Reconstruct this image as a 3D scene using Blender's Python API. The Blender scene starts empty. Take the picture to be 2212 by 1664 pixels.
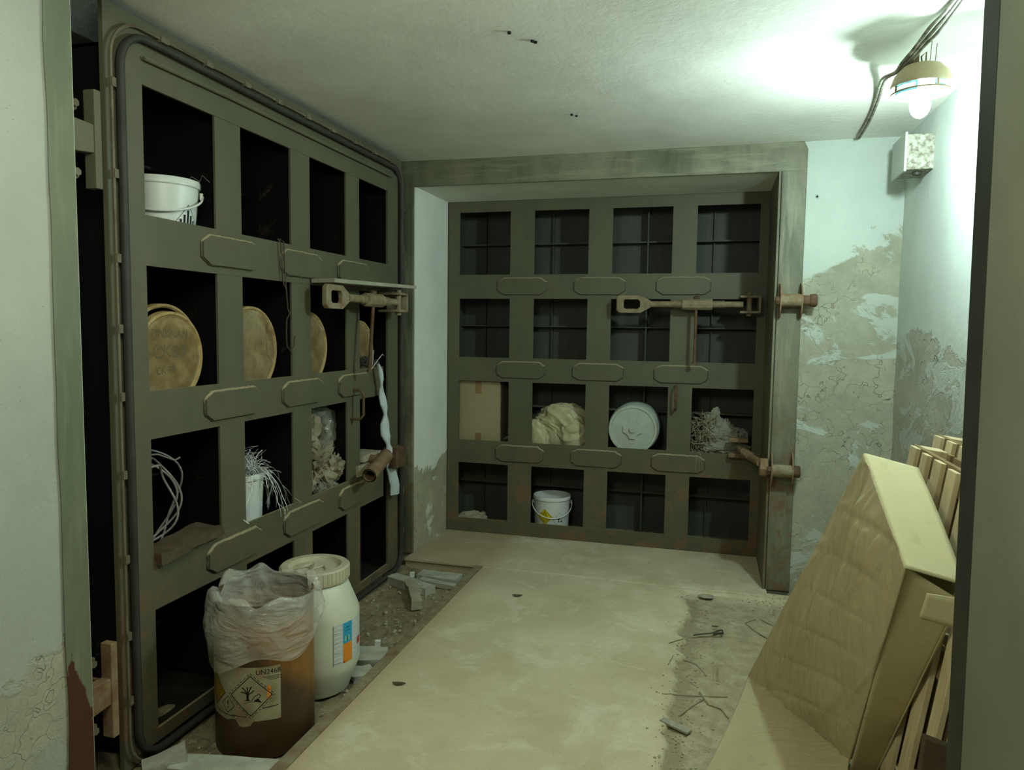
import bpy, bmesh, math, random
from mathutils import Vector, Matrix, noise
sc = bpy.context.scene
COL = sc.collection
V = Vector
PI = math.pi

# ------------------------------------------------------------------ camera, world, exposure
cd = bpy.data.cameras.new('camera'); cam = bpy.data.objects.new('camera', cd); COL.objects.link(cam)
cd.sensor_fit = 'HORIZONTAL'; cd.sensor_width = 36.0
cd.lens = 36.0 * 1571.44 / 2212.0
cd.clip_start = 0.05
_y, _p, _r = -0.26640762, -0.07756236, 0.0129407
_f = V((math.sin(_y)*math.cos(_p), math.cos(_y)*math.cos(_p), math.sin(_p)))
_rt = V((math.cos(_y), -math.sin(_y), 0)); _up = _rt.cross(_f)
_r2 = _rt*math.cos(_r) + _up*math.sin(_r); _u2 = -_rt*math.sin(_r) + _up*math.cos(_r)
M3 = Matrix((_r2, _u2, -_f)).transposed()
cam.matrix_world = Matrix.Translation((0, 0, 1.6)) @ M3.to_4x4()
sc.camera = cam
w = bpy.data.worlds.new('world'); sc.world = w; w.use_nodes = True
w.node_tree.nodes['Background'].inputs[0].default_value = (0, 0, 0, 1)
w.node_tree.nodes['Background'].inputs[1].default_value = 0.0
sc.view_settings.view_transform = 'Standard'; sc.view_settings.look = 'None'
sc.view_settings.gamma = 1.0; sc.view_settings.use_curve_mapping = False
sc.view_settings.exposure = 0.60
BULB_STRENGTH = 790.0
BULB_COLOR = (0.77, 1.0, 0.96)
# added unseen fill light, placed in the corridor the photographer stands in
ld = bpy.data.lights.new('corridor_fill', 'POINT'); ld.energy = 40.0; ld.color = (0.93, 1.0, 0.80); ld.shadow_soft_size = 0.3
lo = bpy.data.objects.new('corridor_fill', ld); COL.objects.link(lo); lo.location = (-0.75, 1.0, 2.4)

# ------------------------------------------------------------------ node helpers
def newmat(name):
    m = bpy.data.materials.new(name); m.use_nodes = True
    nt = m.node_tree; b = nt.nodes['Principled BSDF']
    return m, nt, b
def N(nt, t, **k):
    n = nt.nodes.new(t)
    for a, v in k.items():
        if a in n.inputs: n.inputs[a].default_value = v
        else: setattr(n, a, v)
    return n
def L(nt, a, b): nt.links.new(a, b)
def coords(nt, kind='pos', scale=(1, 1, 1)):
    if kind == 'pos': o = N(nt, 'ShaderNodeNewGeometry').outputs['Position']
    else: o = N(nt, 'ShaderNodeTexCoord').outputs['Object']
    mp = N(nt, 'ShaderNodeMapping'); mp.inputs['Scale'].default_value = scale
    L(nt, o, mp.inputs['Vector']); return mp.outputs[0]
def tnoise(nt, vec, scale, detail=4, rough=.55, dist=0):
    n = N(nt, 'ShaderNodeTexNoise'); n.inputs['Scale'].default_value = scale; n.inputs['Detail'].default_value = detail
    n.inputs['Roughness'].default_value = rough; n.inputs['Distortion'].default_value = dist
    L(nt, vec, n.inputs['Vector']); return n.outputs['Fac']
def ramp(nt, fac, pts, interp='LINEAR'):
    r = N(nt, 'ShaderNodeValToRGB'); cr = r.color_ramp; cr.interpolation = interp
    while len(cr.elements) < len(pts): cr.elements.new(.5)
    for e, (p, c) in zip(cr.elements, pts):
        e.position = p; e.color = (c, c, c, 1) if isinstance(c, (int, float)) else (*c[:3], 1)
    L(nt, fac, r.inputs[0]); return r.outputs[0]
def mixc(nt, fac, a, b, mode='MIX'):
    m = N(nt, 'ShaderNodeMix', data_type='RGBA', blend_type=mode)
    for s, v in ((0, fac), (6, a), (7, b)):
        if hasattr(v, 'is_linked') or hasattr(v, 'links'): L(nt, v, m.inputs[s])
        elif s == 0: m.inputs[0].default_value = v
        else: m.inputs[s].default_value = (*v[:3], 1)
    return m.outputs[2]
def math_(nt, op, a, b=None, c=None, clamp=False):
    m = N(nt, 'ShaderNodeMath', operation=op); m.use_clamp = clamp
    for i, v in enumerate((a, b, c)):
        if v is None: continue
        if hasattr(v, 'links'): L(nt, v, m.inputs[i])
        else: m.inputs[i].default_value = v
    return m.outputs[0]
def bump(nt, b, h, strength=.3, dist=.01, prev=None):
    n = N(nt, 'ShaderNodeBump'); n.inputs['Strength'].default_value = strength; n.inputs['Distance'].default_value = dist
    L(nt, h, n.inputs['Height'])
    if prev: L(nt, prev, n.inputs['Normal'])
    if b: L(nt, n.outputs[0], b.inputs['Normal'])
    return n.outputs[0]
def posz(nt):
    g = N(nt, 'ShaderNodeNewGeometry'); s = N(nt, 'ShaderNodeSeparateXYZ'); L(nt, g.outputs['Position'], s.inputs[0]); return s
def sgrad(nt, v, lo, hi):
    m = N(nt, 'ShaderNodeMapRange', interpolation_type='SMOOTHSTEP')
    m.inputs['From Min'].default_value = lo; m.inputs['From Max'].default_value = hi
    L(nt, v, m.inputs['Value']); return m.outputs[0]
def spec(b, rough=.6, spec_=.3, metal=0):
    b.inputs['Roughness'].default_value = rough; b.inputs['Specular IOR Level'].default_value = spec_; b.inputs['Metallic'].default_value = metal

def mat_simple(name, c, c2=None, scale=8, rough=.6, sp=.3, metal=0, bs=.15, kind='obj', bscale=60):
    m, nt, b = newmat(name); v = coords(nt, kind)
    f = tnoise(nt, v, scale, 5)
    L(nt, mixc(nt, ramp(nt, f, [(.35, 0.), (.65, 1.)]), c, c2 or tuple(x*.75 for x in c)), b.inputs['Base Color'])
    spec(b, rough, sp, metal)
    if bs: bump(nt, b, tnoise(nt, v, bscale, 3), bs, .004)
    return m

def mat_plaster(name, white=(.74, .77, .66), grey=(.33, .33, .26), z0=None, k=1.4, thr=.5, speck=.5, crack=.3, streak=False, diag=0.0):
    """painted plaster; below height z0 the paint has flaked off along a noisy edge"""
    m, nt, b = newmat(name); v = coords(nt)
    f = tnoise(nt, v, 2.2, 6, .6)
    base = mixc(nt, ramp(nt, f, [(.35, 0.), (.7, 1.)]), white, tuple(x*.86 for x in white))
    sp = tnoise(nt, v, 95, 3, .7)
    spm = math_(nt, 'MULTIPLY', ramp(nt, sp, [(.66, 0.), (.72, 1.)]), ramp(nt, tnoise(nt, v, 6, 3), [(.45, .1), (.6, 1.)]))
    base = mixc(nt, math_(nt, 'MULTIPLY', spm, speck), base, (.10, .10, .07))
    h = tnoise(nt, v, 30, 6, .65)
    if z0 is not None:
        s = posz(nt)
        zz = math_(nt, 'ADD', s.outputs[2], math_(nt, 'MULTIPLY', s.outputs[0], -diag))
        n1 = tnoise(nt, v, 1.7, 8, .62, .6)
        q = math_(nt, 'ADD', n1, math_(nt, 'MULTIPLY', math_(nt, 'SUBTRACT', z0, zz), k))
        msk = sgrad(nt, q, thr-.015, thr+.015)
        # some paint still clings lower down
        n2 = tnoise(nt, coords(nt, 'pos', (1, 1, 1.6)), 2.3, 8, .65, 1.)
        keep = sgrad(nt, n2, .55, .60)
        msk2 = math_(nt, 'MULTIPLY', msk, math_(nt, 'SUBTRACT', 1.0, math_(nt, 'MULTIPLY', keep, .8)))
        g2 = mixc(nt, ramp(nt, tnoise(nt, v, 5, 7, .7), [(.3, 0.), (.7, 1.)]), grey, tuple(x*1.45 for x in grey))
        vo = N(nt, 'ShaderNodeTexVoronoi', feature='DISTANCE_TO_EDGE'); vo.inputs['Scale'].default_value = 7
        dn = N(nt, 'ShaderNodeTexNoise'); dn.inputs['Scale'].default_value = 9; L(nt, v, dn.inputs['Vector'])
        vd = N(nt, 'ShaderNodeVectorMath', operation='MULTIPLY_ADD'); L(nt, dn.outputs['Color'], vd.inputs[0]); vd.inputs[1].default_value = (.35, .35, .35); L(nt, v, vd.inputs[2])
        L(nt, vd.outputs[0], vo.inputs['Vector'])
        cr = ramp(nt, vo.outputs['Distance'], [(0., 1.), (.022, 0.)])
        crm = math_(nt, 'MULTIPLY', math_(nt, 'MULTIPLY', cr, msk), ramp(nt, tnoise(nt, v, 2.5, 3), [(.45, 0.), (.6, 1.)]))
        g2 = mixc(nt, math_(nt, 'MULTIPLY', crm, crack*2.2, clamp=True), g2, (.05, .05, .035))
        base = mixc(nt, msk2, base, g2)
        h = math_(nt, 'SUBTRACT', h, math_(nt, 'MULTIPLY', msk2, 1.2))
        h = math_(nt, 'ADD', h, math_(nt, 'MULTIPLY', math_(nt, 'MULTIPLY', tnoise(nt, v, 45, 4, .7), msk), 1.0))
        h = math_(nt, 'SUBTRACT', h, math_(nt, 'MULTIPLY', crm, 3.0))
    L(nt, base, b.inputs['Base Color']); spec(b, .85, .15)
    n0 = bump(nt, None, h, .5, .006)
    bump(nt, b, tnoise(nt, v, 3.0, 4), .22, .02, n0)
    return m

def mat_steel(name, c=(.115, .115, .066), c2=(.085, .092, .05), rust=.0, rz=None, streak=True, rough=.55, dust=.5, rcol=(.095, .050, .026), dcol=(.30, .25, .15), dlo=.25, sax=(9, 9, 1.1), primer=False):
    m, nt, b = newmat(name); v = coords(nt)
    f = tnoise(nt, coords(nt, 'pos', (1, 1, .35)), 4, 7, .65, .4)
    base = mixc(nt, ramp(nt, f, [(.3, 0.), (.7, 1.)]), c, c2)
    if streak:
        f2 = tnoise(nt, coords(nt, 'pos', sax), 3.2, 5, .6)
        base = mixc(nt, ramp(nt, f2, [(.5, 0.), (.75, .5)]), base, tuple(x*1.5 for x in c))
    # rust flowers
    r1 = tnoise(nt, v, 7, 9, .72, .5)
    th = .60 - rust*.25
    rm = sgrad(nt, r1, th, th+.09)
    s = posz(nt)
    if rz is not None:
        low = sgrad(nt, math_(nt, 'ADD', s.outputs[2], math_(nt, 'MULTIPLY', tnoise(nt, v, 3, 4), .7)), rz+.75, rz+.1)
        rm = math_(nt, 'MULTIPLY', rm, math_(nt, 'ADD', low, .06))
    rc = mixc(nt, tnoise(nt, v, 40, 4, .7), rcol, (.22, .145, .075))
    base = mixc(nt, math_(nt, 'MULTIPLY', rm, .85 if rust > 0 or rz is not None else .25), base, rc)
    # dust settled on upward-facing ledges
    g = N(nt, 'ShaderNodeNewGeometry'); sp = N(nt, 'ShaderNodeSeparateXYZ'); L(nt, g.outputs['Normal'], sp.inputs[0])
    d = math_(nt, 'MULTIPLY', sgrad(nt, sp.outputs[2], dlo, dlo+.55), dust)
    if primer:
        q = math_(nt, 'ADD', s.outputs[2], math_(nt, 'MULTIPLY', tnoise(nt, v, 5, 8, .7), .5))
        q = math_(nt, 'ADD', q, math_(nt, 'MULTIPLY', math_(nt, 'ABSOLUTE', math_(nt, 'SUBTRACT', s.outputs[1], 1.805)), 4.0))
        base = mixc(nt, sgrad(nt, q, .82, .79), base, (.075, .022, .014))
    base = mixc(nt, d, base, dcol)
    L(nt, base, b.inputs['Base Color']); spec(b, rough, .35)
    h = math_(nt, 'ADD', tnoise(nt, v, 24, 6, .6), math_(nt, 'MULTIPLY', math_(nt, 'MULTIPLY', rm, tnoise(nt, v, 120, 3, .7)), 1.2))
    bump(nt, b, h, .3, .004)
    return m

def mat_rustmetal(name, c=(.16, .085, .04), c2=(.26, .19, .11)):
    m, nt, b = newmat(name); v = coords(nt, 'obj')
    base = mixc(nt, ramp(nt, tnoise(nt, v, 14, 7, .7), [(.35, 0.), (.65, 1.)]), c, c2)
    L(nt, base, b.inputs['Base Color']); spec(b, .75, .25)
    bump(nt, b, tnoise(nt, v, 70, 5, .7), .5, .004)
    return m

def mat_cardboard(name, c=(.40, .31, .155), c2=(.34, .25, .12), wrinkle=False):
    m, nt, b = newmat(name); v = coords(nt, 'obj')
    base = mixc(nt, tnoise(nt, v, 3, 4), c, c2)
    base = mixc(nt, math_(nt, 'MULTIPLY', ramp(nt, tnoise(nt, v, 14, 4), [(.62, 0.), (.7, 1.)]), .15), base, (.2, .15, .08))
    L(nt, base, b.inputs['Base Color']); spec(b, .8, .15)
    if wrinkle:
        wv = N(nt, 'ShaderNodeTexVoronoi', feature='SMOOTH_F1'); wv.inputs['Scale'].default_value = 5.5
        mp = coords(nt, 'obj', (1, 1, .45)); L(nt, mp, wv.inputs['Vector'])
        n0 = bump(nt, None, wv.outputs['Distance'], .5, .03)
        bump(nt, b, tnoise(nt, coords(nt, 'obj', (1, 3, .8)), 5, 4, .6, 1.2), .6, .02, n0)
    else: bump(nt, b, tnoise(nt, v, 40, 3), .1, .003)
    return m

def mat_wood(name, c=(.46, .36, .20), c2=(.33, .23, .11), axis=(14, 14, 1.2)):
    m, nt, b = newmat(name); v = coords(nt, 'obj', axis)
    f = tnoise(nt, v, 3, 6, .6, .3)
    L(nt, mixc(nt, ramp(nt, f, [(.3, 0.), (.7, 1.)]), c, c2), b.inputs['Base Color']); spec(b, .8, .15)
    bump(nt, b, f, .3, .004); return m

def mat_drum():
    m, nt, b = newmat('brown fibre drum'); v = coords(nt, 'obj')
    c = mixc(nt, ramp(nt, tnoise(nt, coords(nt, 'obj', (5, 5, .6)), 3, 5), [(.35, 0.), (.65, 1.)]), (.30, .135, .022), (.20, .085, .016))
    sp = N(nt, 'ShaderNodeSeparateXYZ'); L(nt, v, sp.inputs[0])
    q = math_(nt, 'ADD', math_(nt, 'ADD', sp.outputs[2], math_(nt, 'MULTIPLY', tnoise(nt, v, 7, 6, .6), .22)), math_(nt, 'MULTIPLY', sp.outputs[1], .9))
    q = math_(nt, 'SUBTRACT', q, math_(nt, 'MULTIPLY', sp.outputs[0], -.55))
    c = mixc(nt, math_(nt, 'MULTIPLY', sgrad(nt, q, .50, .36), .9), c, (.045, .026, .012))   # soaked lower part, plus shade painted onto the left side
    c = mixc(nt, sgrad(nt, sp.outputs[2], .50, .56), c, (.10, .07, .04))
    L(nt, c, b.inputs['Base Color']); spec(b, .45, .4); bump(nt, b, tnoise(nt, coords(nt, 'obj', (6, 6, 1)), 6, 4), .25, .006); return m
def mat_film(name, tr=.5, col=(.75, .74, .66)):
    m, nt, b = newmat(name); out = nt.nodes['Material Output']
    b.inputs['Base Color'].default_value = (*col, 1); spec(b, .16, .9)
    t = N(nt, 'ShaderNodeBsdfTransparent'); mx = N(nt, 'ShaderNodeMixShader')
    v = coords(nt, 'obj')
    f = math_(nt, 'ADD', math_(nt, 'MULTIPLY', ramp(nt, tnoise(nt, v, 5, 2, .5, 1.), [(.35, 0.), (.7, 1.)]), .2), tr-.1)
    L(nt, f, mx.inputs[0]); L(nt, b.outputs[0], mx.inputs[1]); L(nt, t.outputs[0], mx.inputs[2]); L(nt, mx.outputs[0], out.inputs[0])
    bump(nt, b, tnoise(nt, coords(nt, 'obj', (1, 1, 2.2)), 6, 3, .5, 2.0), .6, .03)
    return m
def mat_flat(name, c, rough=.7, sp=.2):
    m, nt, b = newmat(name); b.inputs['Base Color'].default_value = (*c, 1); spec(b, rough, sp)
    return m

M = dict(
    ceiling=mat_plaster('ceiling plaster', (.87, .87, .80), speck=.35),
    wall=mat_plaster('wall plaster', (.49, .55, .49), (.27, .27, .20), z0=1.62, k=1.2, diag=.55),
    wallr=mat_plaster('wall plaster right', (.56, .62, .56), (.34, .34, .28), z0=1.55, k=1.6, thr=.5, crack=.35),
    reveal=mat_plaster('reveal plaster', (.80, .83, .75), (.33, .31, .22), z0=.62, k=1.1),
    jamb=mat_plaster('jamb plaster', (.40, .42, .365), (.30, .29, .22), z0=.62, k=1.1, speck=.9),
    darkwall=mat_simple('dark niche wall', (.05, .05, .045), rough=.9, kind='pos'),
    corridor=mat_simple('corridor plaster', (.5, .5, .4), rough=.9, kind='pos'),
    steel=mat_steel('green door paint', (.108, .102, .062), (.082, .084, .050), rust=.52, rz=.5, streak=False, dust=.8),
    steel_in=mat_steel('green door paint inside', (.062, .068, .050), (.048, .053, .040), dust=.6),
    black=mat_steel('cavity shade black', (.004, .004, .0035), (.003, .003, .0025), dust=.05, streak=False),  # near-black colour paints the shade inside the left door's compartments
    weld=mat_steel('dusty weld', (.07, .068, .042), (.055, .055, .035), dust=.9, dcol=(.34, .28, .17), dlo=-.05, streak=False),
    frameh=mat_steel('green beam paint', (.20, .195, .13), (.065, .072, .042), rust=.25, rz=.0, sax=(1.1, 1.1, 12)),
    frame=mat_steel('green frame paint', (.20, .195, .13), (.065, .072, .042), rust=.5, rz=.95),
    jambsteel=mat_steel('jamb steel', (.16, .18, .11), (.10, .125, .08), rust=.9, rz=-.05, rcol=(.12, .06, .03), primer=True),
    jambright=mat_simple('right jamb paint', (.195, .205, .145), (.165, .175, .12), scale=3, rough=.7, kind='pos', bs=.2),
    edge=mat_simple('black edge', (.035, .037, .028), (.025, .027, .02), rough=.6, kind='pos'),
    rubber=mat_simple('rubber', (.045, .043, .035), (.03, .03, .025), rough=.6, kind='pos'),
    rust=mat_rustmetal('rusty steel'),
    rust2=mat_rustmetal('pale rusty steel', (.17, .11, .055), (.27, .24, .15)),
    rustdark=mat_rustmetal('dark rust', (.07, .035, .02), (.14, .085, .045)),
    floor=None, pit=None,
    card=mat_cardboard('cardboard', (.54, .48, .29), (.50, .44, .25)), cardw=mat_cardboard('wrinkled cardboard', (.50, .43, .26), (.43, .36, .21), True),
    card2=mat_cardboard('carton', (.34, .275, .165), (.29, .23, .13)),
    tape=mat_flat('brown tape', (.22, .13, .06), .4, .4),
    wood=mat_wood('pallet wood', (.66, .56, .36), (.50, .39, .21)), wooddark=mat_wood('pallet wood dark', (.27, .19, .09), (.18, .125, .06)),
    oldwood=mat_wood('rotten wood', (.07, .05, .03), (.11, .08, .05), (2, 10, 10)),
    greyboard=mat_wood('grey board', (.38, .37, .29), (.26, .25, .19), (10, 2, 10)),
    white=mat_simple('white plastic', (.70, .73, .69), (.64, .67, .63), scale=4, rough=.35, sp=.45, bs=.03),
    keg=mat_simple('keg plastic', (.62, .64, .51), (.56, .57, .44), scale=3, rough=.4, sp=.4, bs=.05),
    kegtop=mat_simple('dusty keg lid', (.42, .37, .24), (.50, .47, .35), scale=10, rough=.6, sp=.3, bs=.1),
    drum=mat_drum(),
    lid=mat_wood('fibreboard', (.86, .77, .50), (.78, .68, .40), (.8, .8, .8)),
    lidrim=mat_wood('fibreboard rim', (.50, .38, .18), (.26, .16, .06), (6, 6, 6)),
    film=mat_film('plastic film', .66, (.80, .78, .70)), film2=mat_film('dim film', .6, (.4, .4, .33)),
    cloth=mat_simple('pale cloth', (.50, .58, .58), (.42, .48, .47), rough=.9, bs=.4),
    tarp=mat_simple('beige tarp', (.50, .46, .28), (.42, .38, .22), rough=.45, sp=.4, bs=.1),
    sack=mat_simple('grey sack', (.33, .32, .25), (.22, .21, .16), rough=.9, bs=.4),
    paper=mat_simple('tan paper', (.30, .26, .18), (.20, .17, .11), rough=.7, bs=.3),
    rag=mat_simple('dark rag', (.08, .08, .06), (.04, .04, .03), rough=.9, bs=.4),
    straw=mat_simple('straw', (.34, .30, .19), (.20, .18, .11), rough=.9, bs=0),
    shred=mat_flat('paper strips', (.62, .64, .60), .8, .1),
    conc=mat_simple('broken concrete', (.34, .33, .26), (.46, .46, .38), scale=12, rough=.9, bs=.8, bscale=40),
    conc2=mat_simple('brown concrete', (.30, .27, .18), (.40, .37, .27), scale=12, rough=.9, bs=.8, bscale=40),
    cable=mat_simple('cable', (.34, .33, .26), (.10, .10, .08), scale=30, rough=.6),
    wire=mat_flat('wire', (.07, .05, .03), .6, .4), wirel=mat_flat('bright wire', (.24, .23, .20), .35, .5),
    string=mat_flat('white string', (.5, .5, .42), .8),
    ink=mat_flat('black ink', (.012, .012, .012), .7), inkf=mat_flat('faded ink', (.13, .11, .06), .8), inkg=mat_flat('grey ink', (.20, .20, .17), .8),
    yellow=mat_flat('yellow print', (.62, .50, .015), .5), yelold=mat_flat('stained yellow print', (.22, .16, .02), .6),
    orange=mat_flat('orange print', (.65, .23, .02), .5),
    blue=mat_flat('blue print', (.03, .30, .50), .5), lblue=mat_flat('light blue print', (.20, .50, .45), .5), red=mat_flat('red print', (.45, .05, .03), .5),
    label=mat_simple('stained label', (.34, .31, .20), (.20, .16, .08), scale=9, rough=.6, bs=.1),
    label2=mat_flat('grey label', (.50, .54, .54), .5), white2=mat_flat('white print', (.72, .74, .70), .5),
    shade=mat_simple('lamp shade enamel', (.36, .29, .17), (.28, .22, .13), rough=.5),
    kegw=mat_simple('chalky keg plastic', (.44, .49, .42), (.38, .41, .34), scale=9, rough=.6, bs=.1), boxlid=mat_flat('junction box lid', (.42, .46, .41), .6), boxm=mat_simple('junction box paint', (.40, .42, .34), (.13, .11, .07), scale=45, rough=.6),
    bolt=mat_simple('bolt', (.16, .14, .09), (.10, .08, .05), rough=.6),
)
def mat_glow():
    m, nt, b = newmat('glowing bulb'); out = nt.nodes['Material Output']
    e = N(nt, 'ShaderNodeEmission'); e.inputs[0].default_value = (*BULB_COLOR, 1); e.inputs[1].default_value = BULB_STRENGTH
    L(nt, e.outputs[0], out.inputs[0]); return m
M['glow'] = mat_glow()
def mat_glass():
    m, nt, b = newmat('blue glass shard'); b.inputs['Base Color'].default_value = (.25, .6, .8, 1)
    b.inputs['Transmission Weight'].default_value = .85; spec(b, .1, .5); return m
M['glass'] = mat_glass()
def mat_floor():
    m, nt, b = newmat('screed floor'); v = coords(nt)
    c = mixc(nt, ramp(nt, tnoise(nt, v, 2.0, 7, .65), [(.3, 0.), (.7, 1.)]), (.63, .545, .37), (.46, .385, .24))
    c = mixc(nt, math_(nt, 'MULTIPLY', ramp(nt, tnoise(nt, v, 3.4, 9, .75, .6), [(.50, 0.), (.62, 1.)]), .55), c, (.70, .66, .49))
    c = mixc(nt, math_(nt, 'MULTIPLY', ramp(nt, tnoise(nt, v, 70, 3, .8), [(.62, 0.), (.72, 1.)]), .5), c, (.12, .09, .05))
    s = posz(nt)
    lft = sgrad(nt, math_(nt, 'ADD', s.outputs[0], math_(nt, 'MULTIPLY', tnoise(nt, v, 4, 5), .25)), -1.15, -1.36)
    c = mixc(nt, math_(nt, 'MULTIPLY', lft, .5), c, (.29, .20, .11))
    at = N(nt, 'ShaderNodeAttribute', attribute_name='loose_dirt'); df = math_(nt, 'MULTIPLY', at.outputs['Fac'], ramp(nt, tnoise(nt, v, 16, 8, .75), [(.3, .35), (.65, 1.)]), clamp=True)
    c = mixc(nt, df, c, (.30, .25, .155))
    L(nt, c, b.inputs['Base Color']); spec(b, .85, .2)
    n0 = bump(nt, None, tnoise(nt, v, 60, 6, .7), .35, .004)
    bump(nt, b, tnoise(nt, v, 9, 6, .6), .4, .012, n0); return m
M['floor'] = mat_floor()
def mat_pit():
    m, nt, b = newmat('pit dirt'); v = coords(nt)
    c = mixc(nt, ramp(nt, tnoise(nt, v, 6, 8, .7), [(.35, 0.), (.65, 1.)]), (.32, .27, .16), (.18, .145, .085))
    c = mixc(nt, ramp(nt, tnoise(nt, v, 22, 5, .7), [(.6, 0.), (.66, .7)]), c, (.36, .36, .28))
    L(nt, c, b.inputs['Base Color']); spec(b, .95, .1)
    bump(nt, b, tnoise(nt, v, 50, 6, .75), .8, .01); return m
M['pit'] = mat_pit()

# ------------------------------------------------------------------ mesh helpers
class MB:
    def __init__(s): s.v = []; s.f = []; s.m = []; s.cur = 0
    def add(s, vs, fs):
        o = len(s.v); s.v += [tuple(x) for x in vs]
        for f in fs: s.f.append([i+o for i in f]); s.m.append(s.cur)
        return s
    def box(s, a, b):
        x0, y0, z0 = a; x1, y1, z1 = b
        return s.add([(x0,y0,z0),(x1,y0,z0),(x1,y1,z0),(x0,y1,z0),(x0,y0,z1),(x1,y0,z1),(x1,y1,z1),(x0,y1,z1)],
                     [(0,3,2,1),(4,5,6,7),(0,1,5,4),(1,2,6,5),(2,3,7,6),(3,0,4,7)])
    def obox(s, c, size, rot):
        R = rot if isinstance(rot, Matrix) else Matrix.Rotation(rot, 3, 'Z')
        h = [x/2 for x in size]; vs = []
        for dz in (-1, 1):
            for dx, dy in ((-1,-1),(1,-1),(1,1),(-1,1)):
                vs.append(V(c) + R @ V((dx*h[0], dy*h[1], dz*h[2])))
        return s.add(vs, [(0,3,2,1),(4,5,6,7),(0,1,5,4),(1,2,6,5),(2,3,7,6),(3,0,4,7)])
    def hexa(s, p):   # eight corners, bottom loop then top loop
        return s.add(p, [(0,3,2,1),(4,5,6,7),(0,1,5,4),(1,2,6,5),(2,3,7,6),(3,0,4,7)])
    def prism(s, pts, d):   # pts list of 3d coplanar points, extruded by vector d
        n = len(pts); d = V(d); vs = [V(p) for p in pts] + [V(p)+d for p in pts]
        return s.add(vs, [tuple(range(n))[::-1], tuple(range(n, 2*n))] + [(i, (i+1) % n, n+(i+1) % n, n+i) for i in range(n)])
    def tube(s, pts, r, n=8, closed=False, flat=1.0, cap=True):
        pts = [V(p) for p in pts]; k = len(pts); vs = []; up = V((0, 0, 1)); pn = None
        for i, p in enumerate(pts):
            a = pts[(i-1) % k] if (closed or i) else p; b = pts[(i+1) % k] if (closed or i < k-1) else p
            t = (b-a).normalized()
            if pn is None:
                pn = t.cross(up)
                if pn.length < .1: pn = t.cross(V((1, 0, 0)))
            pn = (pn - t*pn.dot(t)).normalized(); bn = t.cross(pn)
            rr = r[i] if isinstance(r, (list, tuple)) else r
            for j in range(n):
                an = 2*PI*j/n; vs.append(p + pn*rr*math.cos(an) + bn*rr*flat*math.sin(an))
        fs = []
        for i in range(k if closed else k-1):
            for j in range(n):
                a, b = i*n+j, i*n+(j+1) % n; c, d = ((i+1) % k)*n+(j+1) % n, ((i+1) % k)*n+j
                fs.append((a, b, c, d))
        if not closed and cap: fs += [tuple(range(n))[::-1], tuple(range((k-1)*n, k*n))]
        return s.add(vs, fs)
    def lathe(s, prof, c=(0, 0, 0), axis='Z', n=48, fn=None):
        vs = []; c = V(c); k = len(prof)
        for r, h in prof:
            for j in range(n):
                a = 2*PI*j/n; rr, hh = (r, h) if not fn else fn(r, h, a)
                x, y = rr*math.cos(a), rr*math.sin(a)
                q = {'Z': V((x, y, hh)), 'X': V((hh, x, y)), 'Y': V((y, hh, x))}[axis]
                vs.append(c+q)
        fs = [(i*n+j, i*n+(j+1) % n, (i+1)*n+(j+1) % n, (i+1)*n+j) for i in range(k-1) for j in range(n)]
        if prof[0][0] > 1e-4 and not fn: fs.append(tuple(range(n))[::-1])
        if prof[-1][0] > 1e-4 and not fn: fs.append(tuple(range((k-1)*n, k*n)))
        return s.add(vs, fs)
    def grid(s, nu, nv, fn):
        vs = [fn(i/(nu-1), j/(nv-1)) for j in range(nv) for i in range(nu)]
        return s.add(vs, [(j*nu+i, j*nu+i+1, (j+1)*nu+i+1, (j+1)*nu+i) for j in range(nv-1) for i in range(nu-1)])
    def ico(s, c, size, sub=3, fn=None, rot=None):
        bm = bmesh.new(); bmesh.ops.create_icosphere(bm, subdivisions=sub, radius=1)
        vs = []
        for v in bm.verts:
            p = v.co.copy(); k = fn(p) if fn else 1
            q = V((p.x*size[0]*k, p.y*size[1]*k, p.z*size[2]*k))
            if rot: q = rot @ q
            vs.append(q + V(c))
        fs = [[x.index for x in f.verts] for f in bm.faces]; bm.free()
        return s.add(vs, fs)
def obj(name, mb, mat, parent=None, bevel=0, smooth=None, solid=0, loc=None, recalc=True):
    me = bpy.data.meshes.new(name)
    o_ = V(loc) if loc else V((0, 0, 0))
    me.from_pydata([tuple(V(v)-o_) for v in mb.v], [], mb.f)
    mats = mat if isinstance(mat, (list, tuple)) else [mat]
    for m in mats: me.materials.append(M[m])
    for p, i in zip(me.polygons, mb.m): p.material_index = i
    if recalc:
        bm = bmesh.new(); bm.from_mesh(me); bmesh.ops.recalc_face_normals(bm, faces=bm.faces); bm.to_mesh(me); bm.free()
    if smooth is not None:
        for p in me.polygons: p.use_smooth = True
        if smooth < 179: me.set_sharp_from_angle(angle=math.radians(smooth))
    o = bpy.data.objects.new(name, me); COL.objects.link(o)
    if loc: o.location = loc
    if parent: o.parent = parent
    if solid:
        md = o.modifiers.new('solid', 'SOLIDIFY'); md.thickness = solid; md.offset = 0
    if bevel:
        md = o.modifiers.new('bevel', 'BEVEL'); md.width = bevel; md.segments = 2; md.limit_method = 'ANGLE'; md.angle_limit = .6
    return o
def tag(o, label=None, cat=None, group=None, kind=None):
    if label: o['label'] = label
    if cat: o['category'] = cat
    if group: o['group'] = group
    if kind: o['kind'] = kind
    return o
def thing(name, label, cat, loc=(0, 0, 0), rz=0, group=None, kind=None):
    o = bpy.data.objects.new(name, None); COL.objects.link(o); o.location = loc; o.rotation_euler = (0, 0, rz); o.empty_display_size = .05
    return tag(o, label, cat, group, kind)
def struct(name, mb, mat, **k): return tag(obj(name, mb, mat, **k), kind='structure')
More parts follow.
